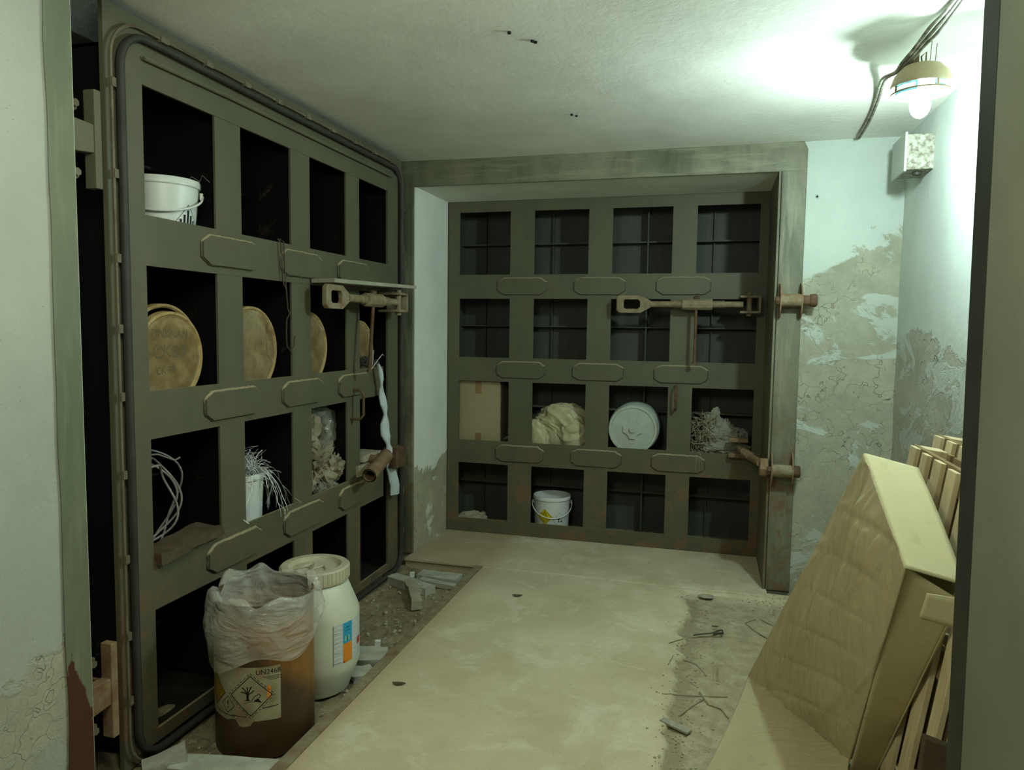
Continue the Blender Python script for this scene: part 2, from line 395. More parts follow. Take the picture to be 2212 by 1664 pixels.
def nvec(p):
    p = V(p); return V((noise.noise(p), noise.noise(V((p.y+31.4, p.z+11.7, p.x))), noise.noise(V((p.z-17.3, p.x+5.9, p.y)))))
def nz(p, s=1, seed=0): return noise.noise(V(p)*s + V((seed*7.3, seed*3.1, seed*1.7)))
def text_mb(txt, size, warp=0, seed=0):
    cu = bpy.data.curves.new('t', 'FONT'); cu.body = txt; cu.size = size; cu.align_x = 'CENTER'; cu.align_y = 'CENTER'
    o = bpy.data.objects.new('t', cu); COL.objects.link(o)
    dg = bpy.context.evaluated_depsgraph_get(); me = bpy.data.meshes.new_from_object(o.evaluated_get(dg))
    vs = [(v.co.x, v.co.y) for v in me.vertices]; fs = [list(p.vertices) for p in me.polygons]
    bpy.data.objects.remove(o); bpy.data.curves.remove(cu); bpy.data.meshes.remove(me)
    if warp: vs = [(x + warp*nz((x*30, y*30, seed)), y + warp*nz((y*30, x*30, seed+5))) for x, y in vs]
    return vs, fs
class Decal:
    """flat drawing in (u right, v up) metres, laid on a surface through a mapping function"""
    def __init__(s, fn): s.mb = MB(); s.fn = fn; s.lift = 0.0
    def m(s, i, lift): s.mb.cur = i; s.lift = lift; return s
    def poly(s, pts): s.mb.add([s.fn(u, v, s.lift) for u, v in pts], [tuple(range(len(pts)))]); return s
    def rect(s, u0, v0, u1, v1, n=8):
        s.mb.grid(n+1, 3, lambda a, b: s.fn(u0+(u1-u0)*a, v0+(v1-v0)*b, s.lift)); return s
    def line(s, a, b, w, n=5):
        a, b = V((*a, 0)), V((*b, 0)); d = (b-a); q = V((-d.y, d.x, 0)).normalized()*w/2
        s.mb.grid(n+1, 2, lambda t, k: (lambda P: s.fn(P.x, P.y, s.lift))(a + d*t + q*(2*k-1))); return s
    def plin(s, pts, w):
        for a, b in zip(pts, pts[1:]): s.line(a, b, w, 3)
        return s
    def diamond(s, c, r, w, fill=False):
        P = [(c[0], c[1]+r), (c[0]+r, c[1]), (c[0], c[1]-r), (c[0]-r, c[1])]
        if fill:
            n = 8
            for i in range(n):
                t0, t1 = -1+2*i/n, -1+2*(i+1)/n
                a, b = (1-abs(t0))*r, (1-abs(t1))*r
                s.poly([(c[0]+t0*r, c[1]-a), (c[0]+t1*r, c[1]-b), (c[0]+t1*r, c[1]+b), (c[0]+t0*r, c[1]+a)])
        else:
            for i in range(4): s.line(P[i], P[(i+1) % 4], w)
        return s
    def text(s, t, size, at, warp=0, rot=0):
        vs, fs = text_mb(t, size, warp); c, n = math.cos(rot), math.sin(rot)
        s.mb.add([s.fn(at[0]+x*c-y*n, at[1]+x*n+y*c, s.lift) for x, y in vs], fs); return s
    def envpict(s, c, k):
        """dead tree and fish of the environmental hazard sign, k = half size"""
        T = lambda x, y: (c[0]+x*k, c[1]+y*k)
        s.poly([T(-.32, -.25), T(-.2, -.2), T(-.2, .12), T(-.08, .12), T(-.08, -.18), T(.02, -.25)])
        for p in ([(-.18, .1), (-.35, .2), (-.48, .18)], [(-.16, .1), (-.3, .35), (-.42, .42)], [(-.14, .1), (-.15, .48)], [(-.13, .1), (.0, .4), (.05, .5)], [(-.1, .08), (.08, .2), (.18, .3)]):
            s.plin([T(*q) for q in p], .055*k)
        s.poly([T(-.38, -.42), T(.55, -.36), T(.36, -.12), T(.15, -.28), T(-.1, -.3)])
        s.plin([T(.05, -.25), T(.2, -.02), T(.42, .1), T(.5, .0), T(.38, -.14), T(.2, -.24)], .035*k)
        return s
def cyl(c, r, phi0):
    c = V(c)
    return lambda u, v, l: c + V(((r+l)*math.cos(phi0+u/r), (r+l)*math.sin(phi0+u/r), v))
def cone(c, h, r0, r1, phi0, inv=1):
    c = V(c)
    def f(u, v, l):
        r = r0 + (r1-r0)*v/h + l; a = phi0 + u/((r0+r1)/2)
        return c + V((r*math.cos(a), r*math.sin(a), v))
    return f

# ------------------------------------------------------------------ the room shell
CH = 2.72      # ceiling
XL, XR = -2.42, 1.04
YF, YB = 1.89, 4.69
OX0, OX1, OZ = -1.985, .368, 2.562      # opening in the back wall
DX0, DX1 = -1.95, .573                   # doorway the camera looks through
def wallgrid(name, mat, fn, nu, nv): return struct(name, MB().grid(nu, nv, fn), mat, smooth=180)
wb = MB()
def rect_y(x0, x1, z0, z1, y): wb.add([(x0, y, z0), (x1, y, z0), (x1, y, z1), (x0, y, z1)], [(0, 1, 2, 3)])
wb.box((XL-.1, YB, -.3), (OX0, 5.325, CH+.1)); wb.box((OX1, YB, -.3), (XR+.2, 5.325, CH+.1)); wb.box((OX0, YB, OZ), (OX1, 5.325, CH+.1))
wb.box((XL-.1, 5.325, -.3), (-2.04, 5.9, CH+.1)); wb.box((.42, 5.325, -.3), (XR+.2, 5.9, CH+.1)); wb.box((-2.04, 5.325, 2.62), (.42, 5.9, CH+.1)); wb.box((-2.04, 5.78, -.3), (.42, 5.9, 2.62))
struct('wall_back', wb, 'wall')
# plastered reveal of the back opening: left side and soffit white, right side lined
rv = MB(); rv.box((OX0, YB+.002, 0), (OX0+.006, 5.325, OZ)); rv.box((OX0, YB+.002, OZ-.006), (OX1, 5.325, OZ))
struct('trim_1', rv, 'reveal')
rl = MB(); rl.box((OX1-.012, YB-.02, 0), (OX1, 5.325, OZ-.006)); struct('trim_2', rl, 'frame')
# steel frame round the back opening, brush-painted
fr = MB(); y0 = YB-.018
fr.box((-2.14, y0, 0), (OX0-.002, YB+.004, OZ)); fr.box((.372, y0, 0), (.512, YB+.004, OZ)); 
struct('trim_3', fr, 'frame', bevel=.006)
fr = MB(); fr.prism([(-2.14, y0-.003, OZ-.012), (.512, y0-.003, OZ-.012), (.512, y0-.003, 2.675), (.49, y0-.003, 2.722), (-2.14, y0-.003, 2.722)], (0, .024, 0))
struct('trim_9', fr, 'frameh', bevel=.006)
wr = MB().grid(60, 60, lambda a, b: (XR + .012*nz((a*9, b*9, 1), 1) * (1 if b < .6 else .4), 1.3+a*3.5, -.2+b*3.0)); struct('wall_right', wr, 'wallr', smooth=180)
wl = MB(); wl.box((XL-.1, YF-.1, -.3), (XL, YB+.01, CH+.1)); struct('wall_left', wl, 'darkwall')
ce = MB().grid(90, 90, lambda a, b: (XL-.1 + a*3.7, 1.2+b*3.55, CH + .008*nz((a*5, b*5, 0)))); struct('ceiling', ce, 'ceiling', smooth=180)
# front wall: the thick wall whose doorway frames the view
wf = MB(); YW = 1.22
wf.box((-3.4, YW, -.3), (DX0, YF, CH+.1)); wf.box((DX1+.02, YW, -.3), (2.4, YF, CH+.1)); wf.box((DX0, YW, 2.60), (DX1, YF, CH+.1))
struct('wall_front', wf, 'jamb')
tl = MB(); tl.grid(5, 80, lambda a, b: (DX0+.008, (1.785 + (.010*nz((0, b*9, 2), 1)) if a == 0 else 1.785+.095*a), -.06+b*2.66)); tl.box((DX0, 1.80, -.06), (DX0+.006, 1.88, 2.6)); struct('trim_4', tl, 'jambsteel')
tr = MB(); tr.box((DX1-.002, YW, -.02), (DX1+.012, 1.80, 2.6)); tr.v = [(x+(1.5-z)*.0095, y, z) for x, y, z in tr.v]; struct('trim_5', tr, 'jambright')
te = MB(); te.box((DX1-.003, 1.80, -.02), (DX1+.012, YF+.012, 2.6)); te.v = [(x+(1.5-z)*.0095, y, z) for x, y, z in te.v]; struct('trim_6', te, 'edge', bevel=.004)
# corridor behind the camera
co = MB(); co.box((-3.4, -2.2, -.3), (2.4, -2.1, CH+.1)); struct('wall_rear', co, 'corridor')
co = MB(); co.box((-3.5, -2.2, -.3), (-3.4, YF, CH+.1)); struct('wall_corridor_left', co, 'corridor')
co = MB(); co.box((2.4, -2.2, -.3), (2.5, YF, CH+.1)); struct('wall_corridor_right', co, 'corridor')
co = MB(); co.box((-3.4, -2.2, CH), (2.4, YW+.02, CH+.1)); struct('ceiling_corridor', co, 'corridor')
# floors
PX = -1.46
def edge_x(y): return -.13 + .10*noise.noise(V((y*2.3, 3, 0))) + .035*noise.noise(V((y*11, 7, 0))) + .02*(y-3)
cracks = [((.068, 3.40), (.068, 3.52)), ((.068, 3.40), (.23, 3.375)), ((.39, 4.31), (.50, 4.25)), ((.39, 4.31), (.385, 4.46))]
def seg_d(p, a, b):
    p, a, b = V(p), V(a), V(b); d = b-a; t = max(0, min(1, (p-a).dot(d)/d.length_squared)); return (p-(a+d*t)).length
def fz(x, y):
    z = .0025*noise.noise(V((x*5, y*5, 0)))
    if y < 4.52:
        e = x - edge_x(y) + .012*noise.noise(V((x*30, y*30, 2)))
        t = max(0, min(1, e/.018)); z -= .014*t
        if t > 0: z += .005*t*noise.noise(V((x*14, y*14, 5))) + .003*t*noise.noise(V((x*45, y*45, 6)))
        if 0 < e < .09: z += .008*max(0, noise.noise(V((x*40, y*40, 9))))
    elif y > 4.56: z += .004
    for a, b in cracks:
        d = seg_d((x, y), a, b)
        if d < .008: z -= .03
    return z
def floor_fn(a, b):
    x = PX + a*(XR+.02-PX); y = 1.9 + b*(4.60-1.9); return (x, y, fz(x, y))
fl = struct('floor', MB().grid(300, 320, floor_fn), 'floor', smooth=180)
att = fl.data.attributes.new('loose_dirt', 'FLOAT', 'POINT')
for i, v in enumerate(fl.data.vertices):
    e = v.co.x - edge_x(v.co.y); k = max(0, min(1, e/.03)) * max(0, min(1, (4.5-v.co.y)/.15)); att.data[i].value = k + (.9*math.exp(-((e-.03)/.035)**2) if v.co.y < 4.4 else 0)
th = MB(); th.box((-2.0, 4.56, -.012), (OX1+.01, 5.34, .004)); th.box((-2.0, 4.575, -.25), (OX1, 5.34, -.012)); struct('floor_threshold', th, 'floor', bevel=.002)
fc = MB(); fc.box((-3.4, -2.2, -.1), (2.4, 1.93, -.003)); struct('floor_corridor', fc, 'floor')
def pit_fn(a, b):
    x = XL + a*(PX-XL); y = 1.93+b*(4.69-1.93)
    z = -.062 + .02*noise.noise(V((x*4, y*4, 1))) + .012*noise.noise(V((x*17, y*17, 2))) + .007*noise.noise(V((x*50, y*50, 3)))
    if x < -1.96: z += min(.08, (-1.96-x)*.5)*(.6+.8*noise.noise(V((x*6, y*6, 7)))) if y < 2.6 else .01
    return (x, y, z)
struct('floor_pit', MB().grid(110, 230, pit_fn), 'pit', smooth=180)
ra = MB(); ra.box((PX-.022, 1.93, -.10), (PX-.012, 4.56, .006)); ra.box((PX-.022, 1.93, .0), (PX+.03, 4.56, .009)); struct('trim_7', ra, 'rust2', bevel=.003)
ba = MB(); ba.box((PX-.012, 1.93, -.3), (PX, 4.57, -.01)); struct('trim_8', ba, 'conc2')

# ------------------------------------------------------------------ blast doors
def rounded(x0, x1, z0, z1, r, y, n=8):
    P = []
    for cx, cz, a0 in ((x1-r, z1-r, 0), (x0+r, z1-r, 90), (x0+r, z0+r, 180), (x1-r, z0+r, 270)):
        for i in range(n+1):
            a = math.radians(a0 + 90*i/n); P.append((cx+r*math.cos(a), y, cz+r*math.sin(a)))
    return P
def latch(parent, x0, z, y, lever_dx=0, mat='rust2', lev='rustdark'):
    """turnbuckle latch: slotted eye, rod, threaded sleeve, hanging lever, bracket"""
    m = MB(); t = .028
    outer = [(x0, z+.045), (x0+.02, z+.062), (x0+.17, z+.062), (x0+.245, z+.02), (x0+.245, z-.02), (x0+.17, z-.062), (x0+.02, z-.062), (x0, z-.045)]
    inner = [(x0+.05, z+.024), (x0+.062, z+.032), (x0+.15, z+.032), (x0+.165, z+.018), (x0+.165, z-.018), (x0+.15, z-.032), (x0+.062, z-.032), (x0+.05, z-.024)]
    n = 8; vs = [(a, y-t/2, b) for a, b in outer]+[(a, y-t/2, b) for a, b in inner]+[(a, y+t/2, b) for a, b in outer]+[(a, y+t/2, b) for a, b in inner]
    fs = []
    for i in range(n):
        j = (i+1) % n
        fs += [(i, j, n+j, n+i), (2*n+i, 3*n+i, 3*n+j, 2*n+j), (i, 2*n+i, 2*n+j, j), (n+i, n+j, 3*n+j, 3*n+i)]
    m.add(vs, fs)
    la = obj('latch', m, mat, parent, bevel=.004)
    m = MB(); m.tube([(x0+.235, y, z), (x0+.46, y, z)], .022, 14)
    for i in range(5): m.tube([(x0+.405+i*.010, y, z), (x0+.411+i*.010, y, z)], .027, 14)
    m.tube([(x0+.60, y, z), (x0+.86, y, z)], .021, 14)
    for i in range(8): m.tube([(x0+.655+i*.011, y, z), (x0+.661+i*.011, y, z)], .027, 14)
    obj('threaded_rod', m, mat, la, smooth=40)
    m = MB(); m.lathe([(.032, 0), (.04, .006), (.04, .20), (.034, .21)], (x0+.45, y, z), 'X', 10)
    obj('sleeve', m, mat, la, bevel=.003)
    m = MB(); m.tube([(x0+.55, y, z-.03), (x0+.55+lever_dx, y-.005, z-.405)], .0105, 10); m.tube([(x0+.55+lever_dx, y-.005, z-.398), (x0+.55+lever_dx, y-.005, z-.412)], .016, 10); m.lathe([(.022, 0), (.022, .012), (.012, .018)], (x0+.55, y, z+.038), 'Z', 12)
    obj('lever', m, lev, la, smooth=40)
    m = MB(); m.box((x0+.84, y-.035, z-.06), (x0+.97, 0.0, z-.045)); m.box((x0+.84, y-.035, z+.045), (x0+.97, 0.0, z+.06)); m.box((x0+.96, y-.035, z-.06), (x0+.975, 0, z+.06)); m.tube([(x0+.90, y, z-.08), (x0+.90, y, z+.08)], .018, 12)
    obj('bracket', m, mat, la, bevel=.003)
    return la
def blast_door(name, label, loc, rz, W_, H_, cols, rows, inner, seal, lx, lz, slot=None, slotmat=None):
    d = thing(name, label, None, loc, rz, kind='structure')
    D = .385; t = .014
    vb = [((cols[i][1]+cols[i+1][0])/2, cols[i+1][0]-cols[i][1]) for i in range(3)]
    hb = [((rows[i][1]+rows[i+1][0])/2, rows[i+1][0]-rows[i][1]) for i in range(3)]
    m = MB()
    m.box((0, 0, 0), (cols[0][0], t, H_)); m.box((cols[3][1], 0, 0), (W_, t, H_))
    m.box((cols[0][0], .0015, 0), (cols[3][1], t, rows[0][0])); m.box((cols[0][0], .0015, rows[3][1]), (cols[3][1], t, H_))
    obj('outer_frame', m, 'steel', d)
    for cx, wd in vb:
        m = MB(); m.box((cx-wd/2, .004, rows[0][0]), (cx+wd/2, t, rows[3][1])); m.cur = 1; m.box((cx-.006, t+.0005, .01), (cx+.006, D, H_-.01))
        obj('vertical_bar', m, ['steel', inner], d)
    for i, (cz, wd) in enumerate(hb):
        xe = cols[3][1] if not (slot and i in slot) else cols[3][1]-.065
        m = MB(); m.box((cols[0][0], .002, cz-wd/2), (xe, t, cz+wd/2)); m.cur = 1; m.box((.01, t+.0005, cz-.006), (W_-.01, D-.002, cz+.006))
        obj('horizontal_bar', m, ['steel', inner], d)
    for cz, hd in hb:
        for cx, wd in vb:
            a, b, c = .185, .058, .045
            P = [(cx-a, 0, cz-b+.028), (cx-a+c, 0, cz-b), (cx+a-c, 0, cz-b), (cx+a, 0, cz-b+.028), (cx+a, 0, cz+b-.028), (cx+a-c, 0, cz+b), (cx-a+c, 0, cz+b), (cx-a, 0, cz+b-.028)]
            m = MB().prism([(p[0], .001, p[2]) for p in P], (0, -.013, 0))
            k = len(P); Q = []; RR = []
            for i in range(k):
                p, q = V(P[i]), V(P[(i+1) % k]); L_ = (q-p).length; ns = max(1, int(L_/.012))
                for j in range(ns): RR.append(.0105+.003*noise.noise(V((j*.7, cx*9, i))) if p.z > cz+.02 and q.z > cz+.02 else .0055); Q.append(p.lerp(q, j/ns) + V((noise.noise(V((cx*50+j, cz*9, i)))*.004, -.001, noise.noise(V((j*1.3+cx, cz*7, i+9)))*.004)))
            m.cur = 1; m.tube(Q, RR, 8, closed=True)
            obj('gusset_plate', m, ['steel', 'weld'], d, smooth=50)
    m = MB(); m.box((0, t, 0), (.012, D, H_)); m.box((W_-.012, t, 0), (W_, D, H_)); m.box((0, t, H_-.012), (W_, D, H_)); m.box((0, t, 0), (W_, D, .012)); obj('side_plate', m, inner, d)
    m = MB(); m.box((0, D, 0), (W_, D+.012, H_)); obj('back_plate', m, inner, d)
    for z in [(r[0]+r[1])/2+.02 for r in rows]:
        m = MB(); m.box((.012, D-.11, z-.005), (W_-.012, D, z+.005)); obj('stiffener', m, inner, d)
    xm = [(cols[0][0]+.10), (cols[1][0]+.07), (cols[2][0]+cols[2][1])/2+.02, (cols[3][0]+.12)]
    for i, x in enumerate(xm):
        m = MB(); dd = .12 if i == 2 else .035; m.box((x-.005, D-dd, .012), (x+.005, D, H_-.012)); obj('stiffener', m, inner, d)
    latch(d, lx, lz, -.11, -.06 if seal else 0)
    return d
C2 = [(.095, .497), (.683, 1.09), (1.265, 1.69), (1.858, 2.277)]; R2 = [(.105, .545), (.725, 1.187), (1.37, 1.818), (2.0, 2.47)]
C1 = [(.10, .50), (.67, 1.06), (1.235, 1.62), (1.778, 2.16)]; R1 = [(.05, .517), (.705, 1.17), (1.35, 1.812), (1.996, 2.457)]
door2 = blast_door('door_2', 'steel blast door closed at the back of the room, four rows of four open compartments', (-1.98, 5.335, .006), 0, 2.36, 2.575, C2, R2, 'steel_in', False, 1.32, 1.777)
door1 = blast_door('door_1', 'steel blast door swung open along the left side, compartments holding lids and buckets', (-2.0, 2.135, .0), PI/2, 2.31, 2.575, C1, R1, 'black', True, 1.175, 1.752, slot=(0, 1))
# grab handles
for d, x, z in ((door2, 1.745, 1.115), (door1, 1.665, 1.15)):
    m = MB(); m.tube([(x, 0, z+.085), (x, -.055, z+.085), (x+.004, -.075, z+.06), (x+.004, -.075, z-.06), (x, -.055, z-.085), (x, 0, z-.085)], .0085, 8)
    obj('grab_handle', m, 'rustdark', d, smooth=60)
# lower latch of the back door, swung forward onto the jamb roller
m = MB(); m.box((2.12, -.06, .82), (2.25, 0, .85)); m.box((2.12, -.06, .71), (2.25, 0, .74)); m.tube([(2.19, -.06, .78), (2.30, -.60, .775)], .024, 12)
for i in range(7):
    a = V((2.22, -.2, .779)).lerp(V((2.26, -.4, .777)), i/7); m.tube([a, a+V((.0015, -.012, 0))], .030, 12)
m.lathe([(.05, 0), (.058, .006), (.058, .046), (.05, .052)], (2.287, -.68, .765), 'X', 8)
obj('latch', m, 'rust', door2, bevel=.003)
# nuts on the hinge side, seen through the first column
for z in (.32, .42, .52, 2.12, 2.24, 2.34):
    m = MB(); m.lathe([(.022, 0), (.022, .018), (.012, .02), (.012, .04)], (.012, .12, z), 'X', 6); obj('bolt', m, 'bolt', door2, bevel=.002)
# left door: sealing rim, outer plate, drip pipe, lower broken latch, hinges
W1 = 2.31
m = MB(); m.tube(rounded(-.012, W1+.03, -.02, 2.612, .125, -.012), .017, 8, closed=True, flat=.8); obj('rubber_seal', m, 'rubber', door1, smooth=60)
m = MB(); m.tube(rounded(-.050, W1+.062, -.05, 2.645, .14, -.010), .006, 6, closed=True)
for s in range(9):
    m.box((-.054, -.018, .22+s*.27+.03*math.sin(s*5)), (-.036, -.004, .25+s*.27+.03*math.sin(s*5))); m.box((W1+.045, -.02, .2+s*.27), (W1+.064, -.004, .25+s*.27)); m.box((.18+s*.25, -.02, 2.632), (.22+s*.25, -.002, 2.652))
obj('seal_retainer', m, 'bolt', door1)
m = MB(); m.box((-.058, .012, -.04), (.05, .03, 2.69)); m.box((W1-.06, .012, -.04), (W1+.085, .03, 2.69)); m.box((.05, .012, 2.50), (W1-.06, .03, 2.69)); obj('outer_plate', m, 'steel', door1)
m = MB(); m.tube([(.10, -.012, 2.545), (.6, -.012, 2.553), (W1-.12, -.012, 2.55)], .0075, 8); obj('thin_pipe', m, 'steel', door1, smooth=60)
m = MB()
prof = [(.036, 0), (.040, .0), (.042, .01), (.042, .36), (.036, .38)]
m.tube([(1.63, -.13, .745), (1.98, -.07, .80)], .042, 18, cap=False); m.tube([(1.63, -.13, .745), (1.80, -.10, .775)], .034, 18, cap=False); m.tube([(1.80, -.10, .775), (1.805, -.10, .776)], .034, 18); m.tube([(1.97, -.07, .80), (1.985, -.07, .80)], .042, 18)
m.tube([(1.86, -.09, .79), (1.90, 0, .79)], .03, 12)
obj('latch', m, 'rust', door1, smooth=40)
m = MB(); m.box((2.08, -.10, .70), (2.22, -.0, .83)); obj('latch_bracket', m, 'rustdark', door1, bevel=.006)
for z0, z1, mt in ((2.04, 2.357, 'steel'), (.163, .50, 'rust')):
    m = MB(); zc = (z0+z1)/2
    m.box((-.160, -.045, z0), (-.132, .0, z1)); m.prism([(-.245, 0, zc-.055), (-.155, 0, zc-.045), (-.155, 0, zc+.045), (-.245, 0, zc+.05)], (0, -.04, 0)); m.box((-.245, .16, zc-.05), (-.058, .17, zc+.05)); m.box((-.16, -.01, zc-.03), (-.14, .17, zc+.03))
    h = obj('hinge', m, mt, door1, bevel=.003)
    for z in (z0+.045, z1-.055):
        m = MB(); m.lathe([(.026, 0), (.026, .02), (.014, .022), (.014, .04)], (-.205, .02, z), 'Y', 6); m.v = [(x, .04-y, zz) for x, y, zz in m.v]; obj('bolt', m, 'bolt', h, bevel=.002)

# roller brackets bolted to the right jamb of the back frame
for (z, x0, lab, g) in ((1.787, .383, 'rusty roller bracket at eye height on the jamb right of the back door', 0), (.765, .372, 'rusty roller bracket low on the jamb, hooked by the door latch', 1)):
    t = thing('roller_bracket', lab, 'bracket', (x0, 4.672, z))
    for dx in (0, .118):
        n = 14; P = [(x0+dx, 4.672 - .10*math.sin(PI*i/n), z - .105*math.cos(PI*i/n)) for i in range(n+1)]
        m = MB().prism(P, (.009, 0, 0)); o = obj('flange', m, 'rust', t, bevel=.002); o.matrix_parent_inverse = Matrix.Translation((-x0, -4.672, -z))
    m = MB(); m.lathe([(.038, 0), (.038, .109)], (x0+.009, 4.607, z), 'X', 20); o = obj('roller', m, 'rust2', t, smooth=40); o.matrix_parent_inverse = Matrix.Translation((-x0, -4.672, -z))
    m = MB(); m.lathe([(.022, -.025), (.026, -.02), (.026, .0)], (x0, 4.607, z), 'X', 6)
    o = obj('pin', m, 'rustdark', t, smooth=40); o.matrix_parent_inverse = Matrix.Translation((-x0, -4.672, -z)); m = MB()
    if not g: m.lathe([(.030, .127), (.030, .165), (.037, .168), (.040, .195), (.034, .205)], (x0, 4.607, z), 'X', 18)
    else: m.lathe([(.036, .127), (.036, .16), (.030, .165)], (x0, 4.607, z), 'X', 18)
    o = obj('pin_cap', m, 'rustdark', t, smooth=40); o.matrix_parent_inverse = Matrix.Translation((-x0, -4.672, -z))

# ------------------------------------------------------------------ lamp, cables, junction box, wall bits
LP = V((.748, 3.2, 2.53))
lamp = thing('ceiling_lamp', 'lit bulb hanging in a broken dome fitting from the ceiling', 'lamp', LP)
def P_(name, mb, mat, par, **k): return obj(name, mb, mat, par, **k)
m = MB(); m.lathe([(.105, .02), (.107, .03), (.095, .065), (.068, .095), (.03, .108), (.0001, .108)], n=40); 
m.lathe([(.101, .021), (.090, .062), (.064, .090), (.03, .103), (.0001, .103)], n=40)
sh = P_('shade', m, 'shade', lamp, smooth=45)
m = MB(); m.lathe([(.028, .10), (.028, .03), (.022, .0), (.022, -.005)], n=20); P_('socket', m, 'white', lamp, smooth=45)
m = MB(); m.ico((0, 0, -.048), (.036, .036, .05), 4); P_('bulb', m, 'glow', lamp, smooth=180)
m = MB(); 
for a in (0, 90, 180, 270):
    a = math.radians(a+20); m.tube([(.10*math.cos(a), .10*math.sin(a), .03), (.102*math.cos(a), .102*math.sin(a), -.005)], .004, 6)
m.tube([(.102*math.cos(a), .102*math.sin(a), -.004) for a in [i*2*PI/40 for i in range(40)]], .0035, 6, closed=True)
P_('guard_ring', m, 'rust2', lamp)
for a0, a1, z1 in ((190, 250, -.012), (285, 315, .0)):
    m = MB(); m.grid(8, 4, lambda a, b: (.096*math.cos(math.radians(a0+(a1-a0)*a)), .096*math.sin(math.radians(a0+(a1-a0)*a)), .024+(z1-.024)*b)); P_('glass_shard', m, 'glass', lamp, smooth=180, solid=.003)
for dx, dy in ((.02, -.02), (.05, .03)):
    m = MB(); m.tube([(dx, dy, .09), (dx+.005, dy, CH-LP.z)], .0014, 6); P_('suspension_wire', m, 'wire', lamp)
m = MB(); m.box((-.035, -.015, .105), (-.015, .015, .145)); m.tube([(.0, 0, .10), (-.005, 0, .135), (.012, 0, .15), (.012, 0, .108)], .003, 6); P_('bracket', m, 'rustdark', lamp)
rc = random.Random(3)
for k, (lab) in enumerate(('pale cable running along the ceiling to the lamp, fixed nearest the room centre', 'pale cable running along the ceiling to the lamp, middle of three', 'pale cable running along the ceiling to the lamp, fixed nearest the right wall')):
    dx = (k-1)*.014
    pts = [(.755+dx, 1.9, 2.708), (.752+dx, 2.4, 2.712), (.755+dx, 2.85, 2.706), (.735+dx, 3.0, 2.70-.01*k), (.715+dx, 3.12, 2.672), (.69+dx, 3.20, 2.645), (.675+dx*.5, 3.26, 2.632)]
    if k < 2: pts += [(.66+dx, 3.36, 2.645), (.69+dx, 3.6, 2.69), (.73+dx, 3.9, 2.708), (.765+dx, 4.3, 2.712), (.775+dx, 4.62, 2.708)]
    P = [V(p) for p in pts]; Q = []
    for i in range(len(P)-1):
        p0, p1, p2, p3 = P[max(0, i-1)], P[i], P[i+1], P[min(len(P)-1, i+2)]
        for j in range(6):
            s = j/6; Q.append(.5*((2*p1)+(p2-p0)*s+(2*p0-5*p1+4*p2-p3)*s*s+(3*p1-p0-3*p2+p3)*s**3))
    Q.append(P[-1])
    tag(obj('cable', MB().tube(Q, .0065, 8), 'cable', smooth=60), lab, 'cable', 'cables along the ceiling')
t = thing('junction_box', 'small speckled junction box high in the right corner', 'junction box', (1.035, 4.25, 2.51))
o = obj('housing', MB().box((.915, 4.13, 2.425), (1.045, 4.38, 2.60)), 'boxm', t, bevel=.006); o.matrix_parent_inverse = t.matrix_basis.inverted()
o = obj('lid', MB().box((.905, 4.12, 2.415), (.917, 4.39, 2.61)), 'boxlid', t, bevel=.003); o.matrix_parent_inverse = t.matrix_basis.inverted()
o = obj('cable_gland', MB().lathe([(.022, 0), (.022, .015), (.012, .018)], (.985, 4.2, 2.408), 'Z', 12), 'rubber', t); o.matrix_parent_inverse = t.matrix_basis.inverted()
m = MB(); m.ico((.574, 4.684, 2.40), (.0045, .0035, .006), 2)
for a in range(8):
    an = a*PI/4+.3; m.tube([(.574, 4.686, 2.40), (.574+.007*math.cos(an), 4.682, 2.40+.008*math.sin(an)), (.574+.012*math.cos(an), 4.689, 2.40+.014*math.sin(an))], .0005, 4)
tag(obj('spider', m, 'ink'), 'tiny dark spider on the white wall right of the back door', 'spider')
for i, (x, y) in enumerate(((-.775, 2.734), (-.709, 2.832), (-.70, 2.845), (-.74, 3.823), (-.72, 3.85))):
    m = MB().lathe([(.007, -.006), (.008, .0), (.0001, .002)], (x, y, CH-.004), 'Z', 10)
    tag(obj('nail_head', m, 'ink'), ['dark nail head in the ceiling, nearest the camera', 'dark nail head in the ceiling, left one of the close pair', 'dark nail head in the ceiling, right one of the close pair', 'dark nail head in the ceiling above the back door, left one', 'dark nail head in the ceiling above the back door, right one'][i], 'nail', 'nail heads in the ceiling')

# ------------------------------------------------------------------ things kept in the left door
def par(o, t): o.parent = t; o.matrix_parent_inverse = t.matrix_basis.inverted(); return o
def bucket(label, c, r1, r0, h, phi, swing, group=None, handle=True, content=None):
    """plastic bucket with rolled rim; phi = azimuth of the handle swing"""
    t = thing('bucket', label, 'bucket', c, group=group)
    m = MB(); m.lathe([(.0001, 0), (r0-.01, 0), (r0, .006), (r1, h-.03), (r1+.004, h-.03), (r1+.007, h-.026), (r1+.007, h-.006), (r1+.004, h), (r1-.001, h), (r1-.004, h-.02), (r0-.004, .008), (.0001, .008)], n=56)
    obj('body', m, 'white', t, smooth=35)
    if handle:
        p = V((math.cos(phi), math.sin(phi), 0)); q = V((-p.y, p.x, 0)); zz = h-.055; m = MB(); Q = []
        for i in range(25):
            a = PI*i/24; R_ = r1+.014
            R_ = r1 + .014 - .004*math.sin(a); Q.append(q*R_*math.cos(a) + p*R_*math.sin(a) + V((0, 0, zz - swing*math.sin(a)**.8)))
        m.tube(Q, .0045, 8); obj('handle', m, 'white', t, smooth=60)
        m = MB()
        for s in (-1, 1): obj('ear', MB().obox(q*s*(r1+.008)+V((0, 0, zz)), (.02, .014, .03), phi), 'white', t, bevel=.003)
    return t
CA = lambda x, y: math.atan2(-y, -x)      # azimuth towards the camera
